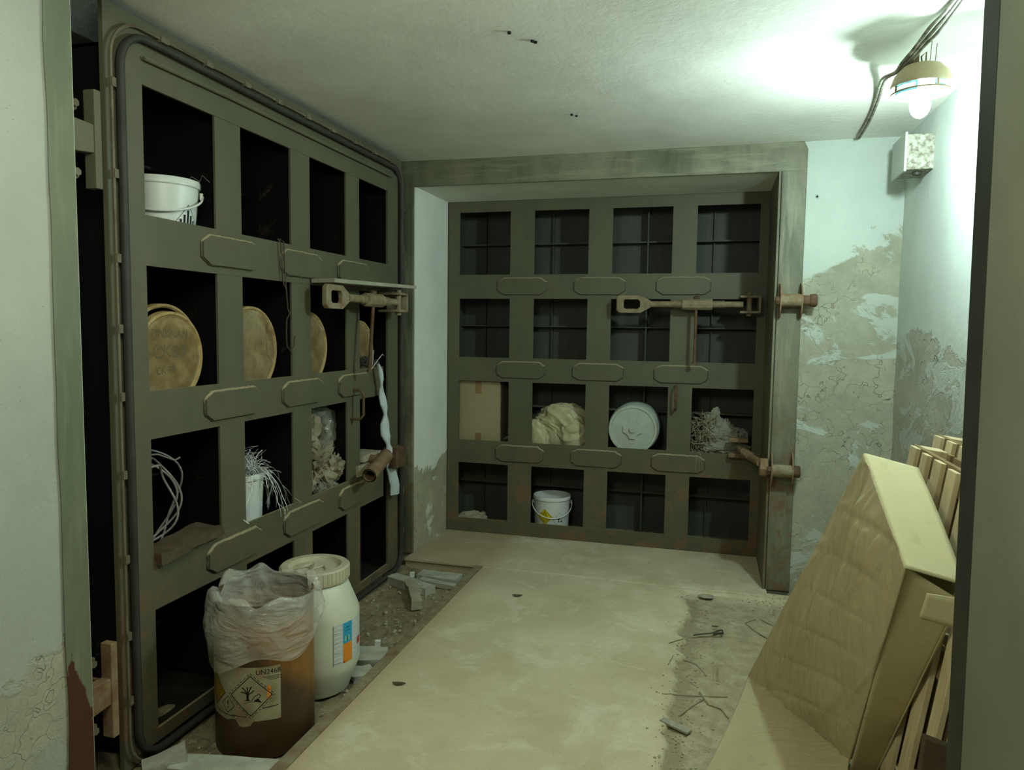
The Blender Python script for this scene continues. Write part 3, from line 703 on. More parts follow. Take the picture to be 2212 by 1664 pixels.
bA = bucket('white bucket with black striped triangle in the top left compartment', (-2.205, 2.56, 1.912), .142, .118, .275, CA(-2.2, 2.56)-.1, .085)
D_ = Decal(cone((0, 0, 0), .245, .1175, .142, CA(-2.2, 2.56)+.80)); D_.m(0, .001)
tip = .125
for i in range(-5, 6):
    u = i*.017; hgt = (tip-.02)*(1-abs(i)/5.6)
    if abs(i) <= 5: D_.rect(u-.005, .045, u+.005, .045+hgt, 1)
D_.line((-.095, .047), (0, .172), .002); D_.line((.095, .047), (0, .172), .002)
obj('printed_mark', D_.mb, ['ink'], bA)
m = MB()
for k in range(4):
    rr = random.Random(k+5); p = V((.02+.03*k, -.06+.03*k, .275)); m.tube([p, p+V((.03, .03, .012)), p+V((.05, .02, .006+.01*k)), p+V((.055, .06, .015))], .002, 5)
tag(obj('wire_scrap', m, 'wirel', loc=None), 'tangle of thin wire lying on the bucket rim', 'wire').location = (-2.24, 2.60, 1.912)
def lid_disc(label, c, r, tilt, mat='lid', marks=None, group='round fibreboard lids'):
    t = thing('drum_lid', label, 'lid', c, group=group)
    t.rotation_euler = (0, tilt, 0)
    m = MB(); m.lathe([(r-.013, .004), (r-.013, -.012)], (0, 0, 0), 'X', 64); obj('disc', m, mat, t)
    m = MB(); m.lathe([(r-.016, .004), (r-.010, .012), (r-.004, .012), (r, .008), (r+.001, -.02), (r-.012, -.02), (r-.016, .004)], (0, 0, 0), 'X', 64); obj('rim', m, 'lidrim', t, smooth=40)
    if marks:
        for i, (tx, s_, at, wp, rt) in enumerate(marks):
            D = Decal(lambda u, v, l: V((.0042+l, u, v))); D.m(0, .0012).text(tx, s_, at, wp, rt); obj('handwriting', D.mb, ['inkf'], t)
    return t
lid_disc('tan round lid standing behind the handwritten one in the first compartment', (-2.125, 2.455, 1.476), .205, .0)
lid_disc('tan round lid with handwriting in the first compartment of the second row', (-2.075, 2.425, 1.462), .188, .04, marks=[('PINKNAN', .046, (.0, .098), .004, -.05), ('CKBB', .072, (.0, .028), .004, 0), ('CK BB', .038, (-.02, -.045), .003, .05)])
l2 = lid_disc('plain tan round lid behind the hanging wire hook in the second compartment', (-2.10, 2.985, 1.478), .21, .02)
D = Decal(lambda u, v, l: V((.0042+l, u, v))); D.m(0, .0006).plin([(-.12, .10), (-.09, .06), (-.06, -.03), (-.055, .02)], .004); obj('handwriting', D.mb, ['inkf'], l2)
l3 = lid_disc('creased tan round lid in the third compartment of the second row', (-2.11, 3.50, 1.472), .205, .03)
lid_disc('tan round lid behind the hanging lever in the fourth compartment', (-2.11, 4.10, 1.452), .185, .03)
# wire hook hanging over the bar
x = -1.985
Q = [(-2.02, 3.10, 1.98), (-2.0, 3.10, 2.008), (x, 3.10, 2.0), (x, 3.115, 1.80), (x, 3.13, 1.68), (x, 3.145, 1.66), (x, 3.12, 1.63), (x, 3.115, 1.56), (x, 3.12, 1.50), (x, 3.15, 1.475), (x, 3.18, 1.50), (x, 3.19, 1.55)]
m = MB().tube(Q, .003, 6); m.tube([(-2.0, 3.075, 2.008), (x+.003, 3.075, 1.99), (x, 3.095, 1.8), (x, 3.115, 1.78)], .003, 6); m.tube([(-2.0, 3.075, 2.008), (-2.0, 3.10, 2.01)], .003, 6)
tag(obj('wire_hook', m, 'wire', smooth=60), 'long bent wire hook hanging over the bar in front of the tan lid', 'hook')
# cable coil, rotten plank
m = MB(); rr = random.Random(2)
for k in range(4):
    cy, cz, R_ = 2.33+rr.uniform(-.02, .02), .895+rr.uniform(-.015, .015), .195-k*.012
    P = [(-2.14+.03*math.sin(3*a+k)+k*.012, cy+R_*math.cos(a)*(1-.06*k), cz+R_*math.sin(a)) for a in [i*2*PI/48 for i in range(48)]]
    m.tube(P, .0045, 6, closed=True)
m.tube([(-2.13, 2.30, 1.09), (-2.1, 2.38, 1.085), (-2.08, 2.45, 1.05), (-2.07, 2.47, 1.06)], .004, 6)
tag(obj('cable_coil', m, 'wirel', smooth=60), 'loose coil of grey cable standing in the left compartment of the third row', 'cable coil')
m = MB().obox((-2.03, 2.42, .724), (.12, .36, .04), Matrix.Rotation(.06, 3, 'X'))
bmh = m
def rough(mb, amp, cuts, seed=0):
    me = bpy.data.meshes.new('x'); me.from_pydata([tuple(v) for v in mb.v], [], mb.f); bm = bmesh.new(); bm.from_mesh(me); bmesh.ops.recalc_face_normals(bm, faces=bm.faces)
    bmesh.ops.subdivide_edges(bm, edges=bm.edges, cuts=cuts, use_grid_fill=True)
    for v in bm.verts:
        p = v.co*9+V((seed*3.3, 0, seed)); q = v.co*35+V((seed, 0, 3))
        v.co += (nvec(p)*amp + nvec(q)*amp*.45)
    out = MB(); bm.verts.ensure_lookup_table(); out.add([v.co.copy() for v in bm.verts], [[x.index for x in f.verts] for f in bm.faces]); bm.free(); return out
tag(obj('plank', rough(m, .012, 8, 1), 'oldwood', smooth=40), 'short rotten dark plank lying under the cable coil', 'plank')
# bucket of paper strips
bB = bucket('white bucket overflowing with shredded paper strips in the left door', (-2.195, 3.00, .62), .125, .115, .27, 0, 1.2, handle=False)
m = MB(); rr = random.Random(8)
for k in range(420):
    a = rr.uniform(0, 2*PI); r0 = rr.uniform(0, .11); p = V((-2.195+r0*math.cos(a), 3.0+r0*math.sin(a), .86+rr.uniform(-.01, .13)*(1-r0/.16)))
    d = V((rr.uniform(-1, 1)+.35*math.cos(a), rr.uniform(-1, 1)+.3*math.sin(a), rr.uniform(-.2, .9))).normalized(); Q = [p]; long = k % 7 == 0 and (math.cos(a-.4) > .2)
    if long: d = V((math.cos(a), math.sin(a), .3)).normalized(); p = V((-2.195+.115*math.cos(a), 3.0+.115*math.sin(a), .895)); Q = [p]
    for j in range(7 if long else 5):
        d = (d + V((rr.uniform(-.5, .5), rr.uniform(-.5, .5), rr.uniform(-.5, .3) - (.45 if long else .12)))).normalized(); p = p + d*(.038 if long else .022)
        if p.x > -2.02 and p.z < .72: p.x = -1.985+.01
        p.x = max(p.x, -2.36); p.z = max(p.z, .65)
        Q.append(p)
    m.tube(Q, .0024, 4, flat=.35)
tag(obj('paper_strips', m, 'shred'), 'heap of curly white shredded paper strips spilling over the bucket', 'paper strips', kind='stuff')
# crumpled things
def crumple(seed, k=.35, fr=2.2):
    def f(p):
        q = p*fr*.6 + V((seed, seed*2, 0)); a = noise.noise(q)
        dr = nvec(q*.7)*1.2; t = p + dr
        b = abs(noise.noise(V((t.x*2.6, t.y*2.6, t.z*.9))*fr*.55 + V((seed, 0, 3)))); b2 = abs(noise.noise(V((t.x*1.2, t.y*5, t.z*5))*fr*.6 + V((0, seed, 7)))); d = noise.noise(q*5)
        return 1 + k*1.1*a - k*1.1*b - k*.55*b2 + k*.08*d
    return f
m = MB(); m.ico((-2.13, 3.60, .80), (.12, .18, .16), 5, crumple(3, .45)); m.ico((-2.12, 3.50, 1.00), (.09, .10, .13), 4, crumple(8, .5)); m.ico((-2.07, 3.71, .80), (.07, .09, .09), 4, crumple(5, .5))
tag(obj('crumpled_paper', m, 'paper', smooth=35), 'crumpled tan wrapping paper stuffed in the third compartment', 'paper')
m = MB(); m.ico((-2.16, 3.66, .97), (.10, .16, .18), 4, crumple(12, .6)); m.ico((-2.06, 3.60, .70), (.06, .13, .035), 4, crumple(2, .5))
tag(obj('plastic_bag', m, 'film2', smooth=35), 'clear plastic bag over the crumpled tan paper', 'bag')
m = MB(); m.ico((-2.09, 4.15, 1.345), (.09, .16, .085), 5, crumple(4, .45)); tag(obj('dark_rag', m, 'rag', smooth=35), 'dark rag bundled on the ledge under the hanging lever', 'rag')
m = MB(); m.tube([(-1.985, 3.98, 1.345), (-1.98, 4.02, 1.42), (-1.985, 4.06, 1.46), (-1.98, 4.03, 1.37), (-1.97, 4.0, 1.345), (-1.965, 4.08, 1.40), (-1.97, 4.15, 1.43), (-1.99, 4.21, 1.42)], .0028, 6); tag(obj('string', m, 'string', smooth=60), 'loop of pale string over the dark rag', 'string')
# hanging cloth strip
Q, R_ = [], []
for i in range(60):
    s = i/59; y = 4.06 + .235*s + .01*math.sin(s*9); z = 1.375 - .86*s; kn = min(abs(s-.16), abs(s-.37), abs(s-.60)); wd = (.010+.030*min(1, s*1.6+.15)); wd *= .35 + .65*min(1, kn/.07) if kn < .07 else 1
    if s < .05: wd = .006+.2*s
    Q.append((-1.955 + .006*math.sin(s*22), y, z)); R_.append(wd)
m = MB(); n = 12; vs = []
for i, (p, r_) in enumerate(zip(Q, R_)):
    for j in range(n):
        a = 2*PI*j/n; ax = V((.35, .93, 0)).normalized(); vs.append(V(p) + ax*r_*math.cos(a) + V((-ax.y, ax.x, 0))*(.010+.15*r_)*math.sin(a) + V((0, 0, 0)) + nvec(V((i*.6, j, 1)))*.003)
m.add(vs, [(i*n+j, i*n+(j+1) % n, (i+1)*n+(j+1) % n, (i+1)*n+j) for i in range(len(Q)-1) for j in range(n)] + [tuple(range(n)), tuple(range((len(Q)-1)*n, len(Q)*n))])
tag(obj('cloth_strip', m, 'cloth', smooth=60), 'long pale cloth strip knotted and hanging down the left door', 'cloth')
# board lying across the latch
m = MB().hexa([(-1.992, 3.36, 1.822), (-1.855, 3.35, 1.822), (-1.835, 4.37, 1.845), (-1.99, 4.36, 1.845), (-1.992, 3.36, 1.842), (-1.855, 3.35, 1.842), (-1.835, 4.37, 1.865), (-1.99, 4.36, 1.865)])
tag(obj('shelf_board', rough(m, .002, 6, 4), 'greyboard'), 'thin grey board lying on top of the left door latch', 'board')
tag(obj('brick', rough(MB().box((-2.10, 3.86, .71), (-1.985, 4.03, .775)), .006, 5, 2), 'conc2', smooth=40), 'pale brick on the ledge behind the rusty pipe latch', 'brick', 'bricks on the left door ledge')
tag(obj('brick', rough(MB().box((-2.12, 3.93, .785), (-1.99, 4.17, .825)), .006, 5, 3), 'conc2', smooth=40), 'thin brick slab lying topmost above the rusty pipe latch', 'brick', 'bricks on the left door ledge')

# ------------------------------------------------------------------ things kept in the back door
t = thing('cardboard_box', 'taped brown cardboard box in the left compartment of the back door', 'box', (-1.735, 5.45, .655))
par(obj('carton', MB().box((-1.90, 5.385, .655), (-1.565, 5.69, 1.19)), 'card2', t, bevel=.004), t)
m = MB(); m.box((-1.765, 5.3835, .66), (-1.715, 5.386, .78)); par(obj('tape', m, 'tape', t), t)
m = MB(); m.box((-1.765, 5.3835, 1.09), (-1.715, 5.386, 1.191)); m.box((-1.765, 5.383, 1.19), (-1.715, 5.69, 1.192)); par(obj('tape', m, 'tape', t), t)
m = MB(); 
for k in range(4): m.tube([(-1.49+.05*math.cos(a), 5.40+.006*k, .735+(.05-.006*k)*math.sin(a)) for a in [i*2*PI/24 for i in range(24)]], .003, 5, closed=True)
m.v = [(x, y, z-.02) for x, y, z in m.v]
tag(obj('wire_coil', m, 'wirel'), 'small wire coil beside the cardboard box', 'wire')
m = MB(); m.ico((-1.10, 5.50, .87), (.235, .10, .20), 6, crumple(21, .34, 1.3)); m.ico((-1.28, 5.42, .76), (.11, .05, .17), 5, crumple(33, .3, 1.4)); m.ico((-.99, 5.44, .82), (.17, .06, .13), 5, crumple(17, .34, 1.3))
tag(obj('tarpaulin', m, 'tarp', smooth=180), 'crumpled beige tarpaulin in a back door compartment', 'tarpaulin')
kc = V((-.540, 5.375, .868))
t = thing('keg', 'white keg lying on its side showing its round lid in the back door', 'keg', kc)
m = MB(); m.lathe([(.172, .012), (.178, .03), (.188, .05), (.188, .30), (.15, .33), (.0001, .33)], (0, 0, 0), 'Y', 56); obj('body', m, 'kegw', t, smooth=35)
m = MB(); m.lathe([(.0001, .004), (.155, .004), (.160, -.002), (.176, -.002), (.180, .004), (.180, .028), (.172, .03)], (0, 0, 0), 'Y', 56); ld_ = obj('lid', m, 'kegw', t, smooth=35)
a, b = .034, .072; P = [(-a*.7, b), (a*.7, b), (a, a+.012), (a+.012, a), (b, a*.7), (b, -a*.7), (a+.012, -a), (a, -a-.012), (a*.7, -b), (-a*.7, -b), (-a, -a-.012), (-a-.012, -a), (-b, -a*.7), (-b, a*.7), (-a-.012, a), (-a, a+.012)]
m = MB().prism([(x, .006, z) for x, z in P], (0, -.014, 0)); obj('cross_emboss', m, 'kegw', ld_, bevel=.0015)
m = MB().lathe([(.026, -.001), (.026, -.016), (.022, -.019), (.0001, -.019)], (0, 0, 0), 'Y', 28); obj('cap', m, 'kegw', ld_, smooth=35)
# sack and straw
m = MB(); m.ico((.13, 5.52, .80), (.15, .12, .17), 6, crumple(41, .32, 1.7)); m.ico((.03, 5.47, .90), (.075, .05, .15), 5, crumple(44, .35)); m.ico((.10, 5.42, .76), (.17, .045, .05), 5, crumple(47, .4))
tag(obj('sack', m, 'sack', smooth=60), 'crumpled grey paper sack in the right compartment of the back door', 'sack')
m = MB(); rr = random.Random(5)
for k in range(170):
    p = V((rr.uniform(-.13, .05), rr.uniform(5.37, 5.50), rr.uniform(.68, .98))); d = V((rr.uniform(-1, 1), rr.uniform(-.4, .4), rr.uniform(-1, 1))).normalized(); Q = [p]
    for j in range(4): d = (d+V((rr.uniform(-.7, .7), rr.uniform(-.3, .3), rr.uniform(-.8, .6)))).normalized(); p = p+d*.022; p.y = max(5.36, p.y); p.z = max(.65, p.z); Q.append(p)
    m.tube(Q, rr.uniform(.0015, .004), 4)
for dx in (0, .02, .035): m.tube([(-.06+dx, 5.36, .74), (-.07+dx*.5, 5.325, .73), (-.085+dx*1.6, 5.32, .60)], .0022, 4)
tag(obj('dry_straw', m, 'straw'), 'tangle of dry straw beside the grey sack', 'straw', kind='stuff')
# bucket with hazard diamonds
bc = (-1.168, 5.52, .02)
bC = bucket('white bucket with yellow hazard diamond in the bottom row', bc, .142, .130, .285, CA(-1.168, 5.52)+.06, .10)
D = Decal(cone((0, 0, 0), .255, .1297, .142, CA(-1.168, 5.52)))
D.m(0, .0005).diamond((-.055, .135), .063, 0, True); D.m(1, .001).diamond((-.055, .135), .057, .0022); D.mb.cur = 1
D.plin([(-.055+.014*math.cos(a), .142+.014*math.sin(a)) for a in [i*2*PI/14 for i in range(15)]], .0025); D.plin([(-.068, .15), (-.066, .168), (-.06, .16), (-.054, .182), (-.048, .16), (-.042, .165), (-.042, .15)], .0022)
D.text('5.1', .022, (-.055, .098)); D.m(1, .001).diamond((.062, .112), .056, .0016); D.envpict((.062, .112), .052)
obj('hazard_print', D.mb, ['yellow', 'ink'], bC)
def heap(name, label, cat, c, size, seed, mat='conc2', k=.3):
    return tag(obj(name, MB().ico(c, size, 4, crumple(seed, k)), mat, smooth=40), label, cat)
heap('rubble_heap', 'small heap of grey rubble in the bottom left corner of the back door', 'rubble', (-1.80, 5.46, .05), (.16, .09, .09), 3)

# ------------------------------------------------------------------ drum and keg in the pit
dc = V((-1.690, 2.475, -.05)); R = .190; ph = CA(dc.x, dc.y)
t = thing('fibre_drum', 'brown fibreboard drum with hazard label and plastic liner by the left door', 'drum', dc)
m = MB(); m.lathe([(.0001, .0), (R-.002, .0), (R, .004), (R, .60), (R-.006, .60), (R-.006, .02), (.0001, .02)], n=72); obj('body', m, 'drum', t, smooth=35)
D = Decal(cyl((0, 0, 0), R, ph)); D.m(0, .0008)
D.mb.grid(26, 12, lambda a, b: D.fn(-.30+.355*a, .155 + .21*b - (.012*noise.noise(V((a*9, 0, 3))) + (.018 if .55 < a < .72 else 0)) * (1-b), .0008))
D.m(1, .0016)
c0 = (-.055, .255); D.diamond(c0, .078, .003); 
for s in range(4):
    Pq = [(c0[0], c0[1]+.088), (c0[0]+.088, c0[1]), (c0[0], c0[1]-.088), (c0[0]-.088, c0[1])]; a, b = V((*Pq[s], 0)), V((*Pq[(s+1) % 4], 0))
    for k in range(7): p, q = a.lerp(b, k/7), a.lerp(b, (k+.6)/7); D.line(p[:2], q[:2], .002, 1)
D.envpict(c0, .075); D.diamond((-.150, .213), .032, .002); D.text('!', .045, (-.150, .213)); D.text('UN2468', .026, (.010, .345))
for k in range(3): D.line((-.01+.012*k, .326-k*.006), (.05, .326-k*.006), .0015)
D.line((-.012, .205), (.045, .209), .003); D.line((-.13, .175), (-.07, .173), .002); D.line((-.22, .176), (-.12, .170), .0025)
D.m(2, .0012).diamond((-.225, .255), .062, 0, True); D.m(1, .0018).diamond((-.225, .255), .062, .0025); D.text('5.1', .022, (-.225, .215))
D.m(3, .0011); D.rect(.005, .24, .018, .29, 2)
obj('label', D.mb, ['label', 'ink', 'yelold', 'orange'], t)
def bagf(s, a):
    # s: 0 hem outside .. 1 inside bottom
    w_ = noise.noise(V((math.cos(a)*2.2, math.sin(a)*2.2, s*2.5)))
    w2 = noise.noise(V((math.cos(a)*3.2+s*2, math.sin(a)*3.2, s*9+2*math.cos(a*2))))
    hem = .345 + .05*noise.noise(V((math.cos(a)*1.3+5, math.sin(a)*1.3, 0))) + .07*(.5+.5*math.cos(a-(ph+1.3)))
    top = .615 + .035*w_ + .03*noise.noise(V((math.cos(a)*3+9, math.sin(a)*3, 0)))
    if s < .5:
        u = s/.5; z = hem+(top-hem)*u; r = R+.010+.016*math.sin(u*PI)*(1+w_)+.010*abs(w2)+.004
    elif s < .58: u = (s-.5)/.08; z = top+.004*math.sin(u*PI); r = R+.012-.014*u
    else: u = (s-.58)/.42; z = top-u*.33; r = R-.010-.02*u-.028*abs(w_)*u-.018*abs(w2)
    return r, z
m = MB(); vs = []; n = 120; k = 44
for i in range(k):
    for j in range(n):
        a = 2*PI*j/n; r_, z_ = bagf(i/(k-1), a); vs.append((r_*math.cos(a), r_*math.sin(a), z_))
m.add(vs, [(i*n+j, i*n+(j+1) % n, (i+1)*n+(j+1) % n, (i+1)*n+j) for i in range(k-1) for j in range(n)])
obj('liner_bag', m, 'film', t, smooth=60)
kc = V((-1.705, 2.885, -.05)); RK = .198; ph = CA(kc.x, kc.y)
t = thing('keg', 'white plastic keg with blue and orange label standing behind the brown drum', 'keg', kc)
m = MB(); m.lathe([(.0001, .0), (.135, .0), (.150, .008), (.192, .115), (RK, .14), (RK, .355), (.194, .375), (.148, .49), (.140, .50), (.140, .53), (.0001, .53)], n=72); obj('body', m, 'keg', t, smooth=28)
m = MB(); m.lathe([(.142, .505), (.152, .508), (.154, .52), (.154, .565), (.148, .572), (.118, .572), (.112, .558), (.104, .552), (.0001, .552)], n=72)
for i in range(48):
    a = 2*PI*i/48; m.obox((.154*math.cos(a), .154*math.sin(a), .54), (.004, .006, .05), a)
lo_ = obj('lid', m, 'kegtop', t, smooth=35)
m = MB()
for a0 in (0, .9, 1.7): m.tube([(-.06, -.02+.02*a0, .5545), (-.03, .03*a0, .557), (.0, -.03+.01*a0, .5545), (.03, .02+.01*a0, .557), (.065, -.01*a0, .5545)], .0035, 5)
obj('moulded_ridge', m, 'kegtop', lo_)
D = Decal(cyl((0, 0, 0), RK, ph)); D.m(0, .0006).rect(.075, .165, .275, .345, 14)
D.m(1, .0012).rect(.125, .252, .180, .345, 5); D.m(2, .0012).rect(.125, .165, .180, .252, 5); D.m(3, .0015).rect(.135, .262, .165, .285, 3); D.m(4, .0014).rect(.225, .215, .262, .245, 3)
for k in range(9):
    z = .178+k*.019; D.m(5, .0012).rect(.080, z, .118, z+.003, 3); D.m(5, .0012).rect(.188, z, .262 if z < .2 or z > .26 else .22, z+.0028, 4)
for k in range(4): D.m(6, .0015).rect(.080, .172+k*.045, .116-.006*k, .174+k*.045, 3)
D.m(7, .0016); D.plin([(.143, .318), (.148, .326), (.153, .318)], .0025); D.plin([(.157, .318), (.162, .326)], .0025); D.line((.138, .308), (.166, .308), .002); D.poly([(.146, .262), (.153, .262), (.152, .284), (.147, .284)])
D.m(8, .0015); D.line((.077, .345), (.077, .165), .003)
D.m(4, .0016); D.rect(.125, .165, .135, .175, 1)
obj('label', D.mb, ['label2', 'blue', 'orange', 'lblue', 'red', 'white2', 'inkg', 'ink', 'inkg'], t)

# ------------------------------------------------------------------ rubble in the pit
def chunk(label, c, size, rz, seed, mat='conc', amp=.010, cuts=5, name='concrete_slab', cat='rubble', rx=0, g='broken slabs in the pit'):
    Rm = Matrix.Rotation(rz, 3, 'Z') @ Matrix.Rotation(rx, 3, 'Y')
    return tag(obj(name, rough(MB().obox(c, size, Rm), amp, cuts, seed), mat, smooth=35, loc=c), label, cat, g)
chunk('long grey slab lying in front of the brown drum', (-1.66, 2.20, -.035), (.43, .10, .045), .15, 1, amp=.006)
chunk('tilted pale slab in the near left corner of the pit', (-1.90, 2.155, -.02), (.15, .085, .05), .75, 2, amp=.006, rx=-.25)
chunk('short rough slab in front of the long grey slab', (-1.62, 2.125, -.045), (.20, .04, .03), .12, 3, amp=.006)
chunk('small grey stone in front of the long grey slab', (-1.72, 2.12, -.04), (.05, .035, .05), .4, 4, amp=.008, name='stone')
chunk('small pale stone against the rusty floor edge near the drum', (-1.53, 2.13, -.04), (.05, .03, .035), 1.0, 5, amp=.008, name='stone')
chunk('grey slab lying nearest the back left frame post', (-1.80, 4.20, -.035), (.36, .085, .05), -.42, 6, amp=.007)
chunk('wide pale slab lying against the steel threshold', (-1.68, 4.40, -.04), (.28, .12, .03), -.06, 7, amp=.008)
chunk('thin grey slab between the pale slab and the floor edge', (-1.63, 4.27, -.04), (.30, .05, .03), -.25, 8, amp=.008)
chunk('long brownish slab pointing towards the camera in the pit', (-1.70, 4.02, -.03), (.36, .065, .055), -1.05, 9, 'conc2', amp=.010)
chunk('small white stone between two slabs in the pit', (-1.71, 4.10, -.03), (.06, .05, .05), .3, 10, 'conc', amp=.01, name='stone')
chunk('tiny white stone at the foot of the frame post', (-1.86, 4.36, -.03), (.03, .025, .03), .3, 11, 'white', amp=.006, cuts=3, name='stone')
chunk('tiny white stone right behind the white keg', (-1.62, 3.36, -.04), (.028, .025, .025), .3, 12, 'white', amp=.005, cuts=3, name='stone')
chunk('flat pale slab beside the keg at the floor edge', (-1.60, 3.22, -.045), (.16, .16, .03), .3, 13, 'conc', amp=.01)
chunk('flat crumbling slab right of the keg foot', (-1.555, 3.05, -.05), (.12, .10, .03), .8, 14, 'conc', amp=.012)
m = MB(); rr = random.Random(11)
for k in range(700):
    x = rr.uniform(-1.98, -1.49); y = rr.uniform(1.98, 4.52); s = rr.choice((.004, .005, .007, .010, .014)); m.obox((x, y, pit_fn((x-XL)/(PX-XL), (y-1.93)/(2.76))[2]+s*.3), (s*rr.uniform(.7, 1.8), s, s*.7), Matrix.Rotation(rr.uniform(0, 3), 3, 'Z') @ Matrix.Rotation(rr.uniform(-.6, .6), 3, 'X'))
tag(obj('rubble_crumbs', m, 'conc2'), 'loose crumbs of rubble strewn over the dirt of the pit', 'rubble', kind='stuff')
m = MB(); rr = random.Random(12)
for k in range(900):
    if k < 600: y = rr.uniform(1.95, 4.5); x = edge_x(y) + rr.gauss(.05, .05)
    else: x, y = rr.uniform(.0, .9), rr.uniform(1.95, 4.6)
    if k % 9 == 0: x, y = rr.gauss(.42, .09), rr.gauss(4.45, .08)
    s = rr.choice((.002, .003, .004, .006)); m.obox((x, y, fz(x, y)+s*.3), (s*rr.uniform(.8, 2), s, s*.7), Matrix.Rotation(rr.uniform(0, 3), 3, 'Z'))
tag(obj('floor_crumbs', m, 'conc2'), 'fine crumbs scattered along the broken edge of the floor screed', 'debris', kind='stuff')
# floor litter
m = MB().tube([(-.04, 3.84, .003), (0, 3.86, .006), (.05, 3.88, .008), (.085, 3.92, .01), (.105, 3.93, .012), (.11, 3.89, .012), (.085, 3.885, .01), (.06, 3.875, .008)], .006, 6, flat=.6)
tag(obj('metal_clip', m, 'rag', smooth=60), 'dark bent metal clip lying on the floor', 'clip')
tag(obj('screw', MB().tube([(.052, 3.985, .006), (.085, 3.985, .006)], .004, 6), 'wire'), 'tiny dark screw on the floor just behind the metal clip', 'screw')
twigs = [([(.29, 4.19), (.23, 4.12), (.30, 3.98), (.40, 3.86)], 'bent twig loop nearest the leaning carton'), ([(.32, 4.2), (.38, 4.12), (.37, 4.05), (.42, 3.98)], 'short wavy twig beside the bent twig loop'), ([(-.16, 3.16), (-.02, 3.21), (.12, 3.24)], 'thin straight twig below the floor crack'),
         ([(.0, 3.25), (.04, 3.14), (.09, 3.13), (.12, 3.06)], 'dark wavy twig below the floor crack'), ([(-.08, 3.02), (.02, 3.2)], 'short twig crossing the thin straight one'), ([(-.15, 3.45), (-.13, 3.56)], 'tiny upright twig by the screed edge'), ([(-.08, 3.55), (-.02, 3.53), (.03, 3.42)], 'bent twig left of the floor crack'), ([(-.16, 3.7), (-.09, 3.78)], 'tiny pale twig farthest along the screed edge')]
for P, lab in twigs:
    m = MB().tube([(x, y, fz(x, y)+.004) for x, y in P], .0026, 5); tag(obj('twig', m, 'straw'), lab, 'twig', 'dry twigs on the floor')
for c, lab in (((-1.30, 2.90), 'dark dry leaf on the floor near the rusty edge'), ((-1.07, 4.10), 'small dry leaf on the floor in front of the back door')):
    m = MB().grid(8, 5, lambda a, b: (c[0]+(a-.5)*.06, c[1]+(b-.5)*.022*math.sin(PI*a+.01)+.01*a, .005+.008*abs(a-.5)+.004*b)); tag(obj('dry_leaf', m, 'oldwood', solid=.0015), lab, 'leaf', 'dry leaves on the floor')
m = MB().obox((-.09, 2.92, -.001), (.13, .035, .008), -.55); tag(obj('wood_sliver', m, 'greyboard'), 'flat pale wood sliver by the screed edge', 'sliver')
m = MB().ico((.02, 4.44, .004), (.045, .035, .004), 3, lambda p: 1+.2*noise.noise(p*2)); tag(obj('mud_patch', m, 'conc2', smooth=180), 'round dried mud patch on the floor before the back door', 'mud')

# ------------------------------------------------------------------ leaning carton
P1 = V((.538, 2.80, 1.173)); Q1 = V((.552, 2.24, .938)); B0 = V((.205, 3.26, .02)); B1 = V((.520, 2.70, .02))
TH = V((.178, .02, -.045))
carton = thing('leaning_carton', 'big flat cardboard carton leaning on the pallets at the right', 'carton', (.4, 2.9, 0))
def sheet(a, b):
    # a: 0 far .. 1 near ; b: 0 top .. 1 end of the flap on the floor
    if b < .66:
        s = b/.66; p = P1.lerp(Q1, a).lerp(B0.lerp(B1, a) + V((0, 0, .07)), s)
        bulge = .035*math.sin(PI*s)*math.sin(PI*a)
        q = noise.noise(V((a*3.0, s*4, 2))); st = abs(noise.noise(V((a*7.5+s*1.3, s*2.6, 4))))
        p = p + V((-.97, 0, .2))*(bulge + .020*q*min(1, s*6)*min(1, a*6)*min(1, (1-a)*6) - .016*st*min(1, s*8)*min(1, (1-a)*5+.2)*min(1, a*5+.2))
        for k in range(6):   # long embossed creases running up the panel
            c_ = (k+.6)/6; d_ = abs(a - c_ - .06*math.sin(s*8.5+k*2.1)); p = p + V((-.97, 0, .2))*.0085*math.exp(-(d_/.014)**2)*min(1, s*8)*(1 if 0 < a < 1 else 0)
            e_ = abs(((a*1.3+s*5.5+k*.37) % 1.0)-.5); 
        p = p - V((-.97, 0, .2))*.006*max(0, math.sin(s*38+a*9))**6*math.sin(PI*a)
        p = p + V((-.97, 0, .2))*(.005*max(0, math.sin(s*40+a*14))**5*math.exp(-a*7)*min(1, a*12))
        return p
    s = (b-.66)/.34; base = B0.lerp(B1, a)+V((0, 0, .07)); end = V((.03, 2.62, .006)).lerp(V((.36, 2.12, .006)), a)
    mid = base.lerp(end, .25); mid.z = .012 + .045*a*(1-a)
    z_ = 0
    p = base*(1-s)**2 + mid*2*s*(1-s) + end*s*s
    p.z = max(.004, p.z) + .05*math.sin(PI*s)*(a*(1-a)*1.5+.12) + .006*noise.noise(V((a*5, s*4, 8)))
    return p
m = MB(); m.grid(110, 240, sheet); obj('broad_panel', m, 'cardw', carton, smooth=180, solid=.006).matrix_parent_inverse = carton.matrix_basis.inverted()
def topf(a, b):
    p = P1.lerp(Q1, a); e = p + TH*(1.0-.12*a) + V((0, .0, 0))
    q = p.lerp(e, b) + V((0, 0, .012*math.sin(PI*a)*b)) ; 
    return q
m = MB().grid(40, 12, topf); par(obj('end_panel', m, 'card', carton, smooth=180, solid=.005), carton)
N1 = B1+V((0, 0, .0))
def sidef(a, b):  # a 0 at broad panel .. 1 back, b 0 top .. 1 bottom
    top = Q1 + (TH*.88)*a + V((0, .012, -.055*a)); bot = N1 + V((.09, .05, -.02))*a
    return top.lerp(bot, b) + V((0, .01, 0))
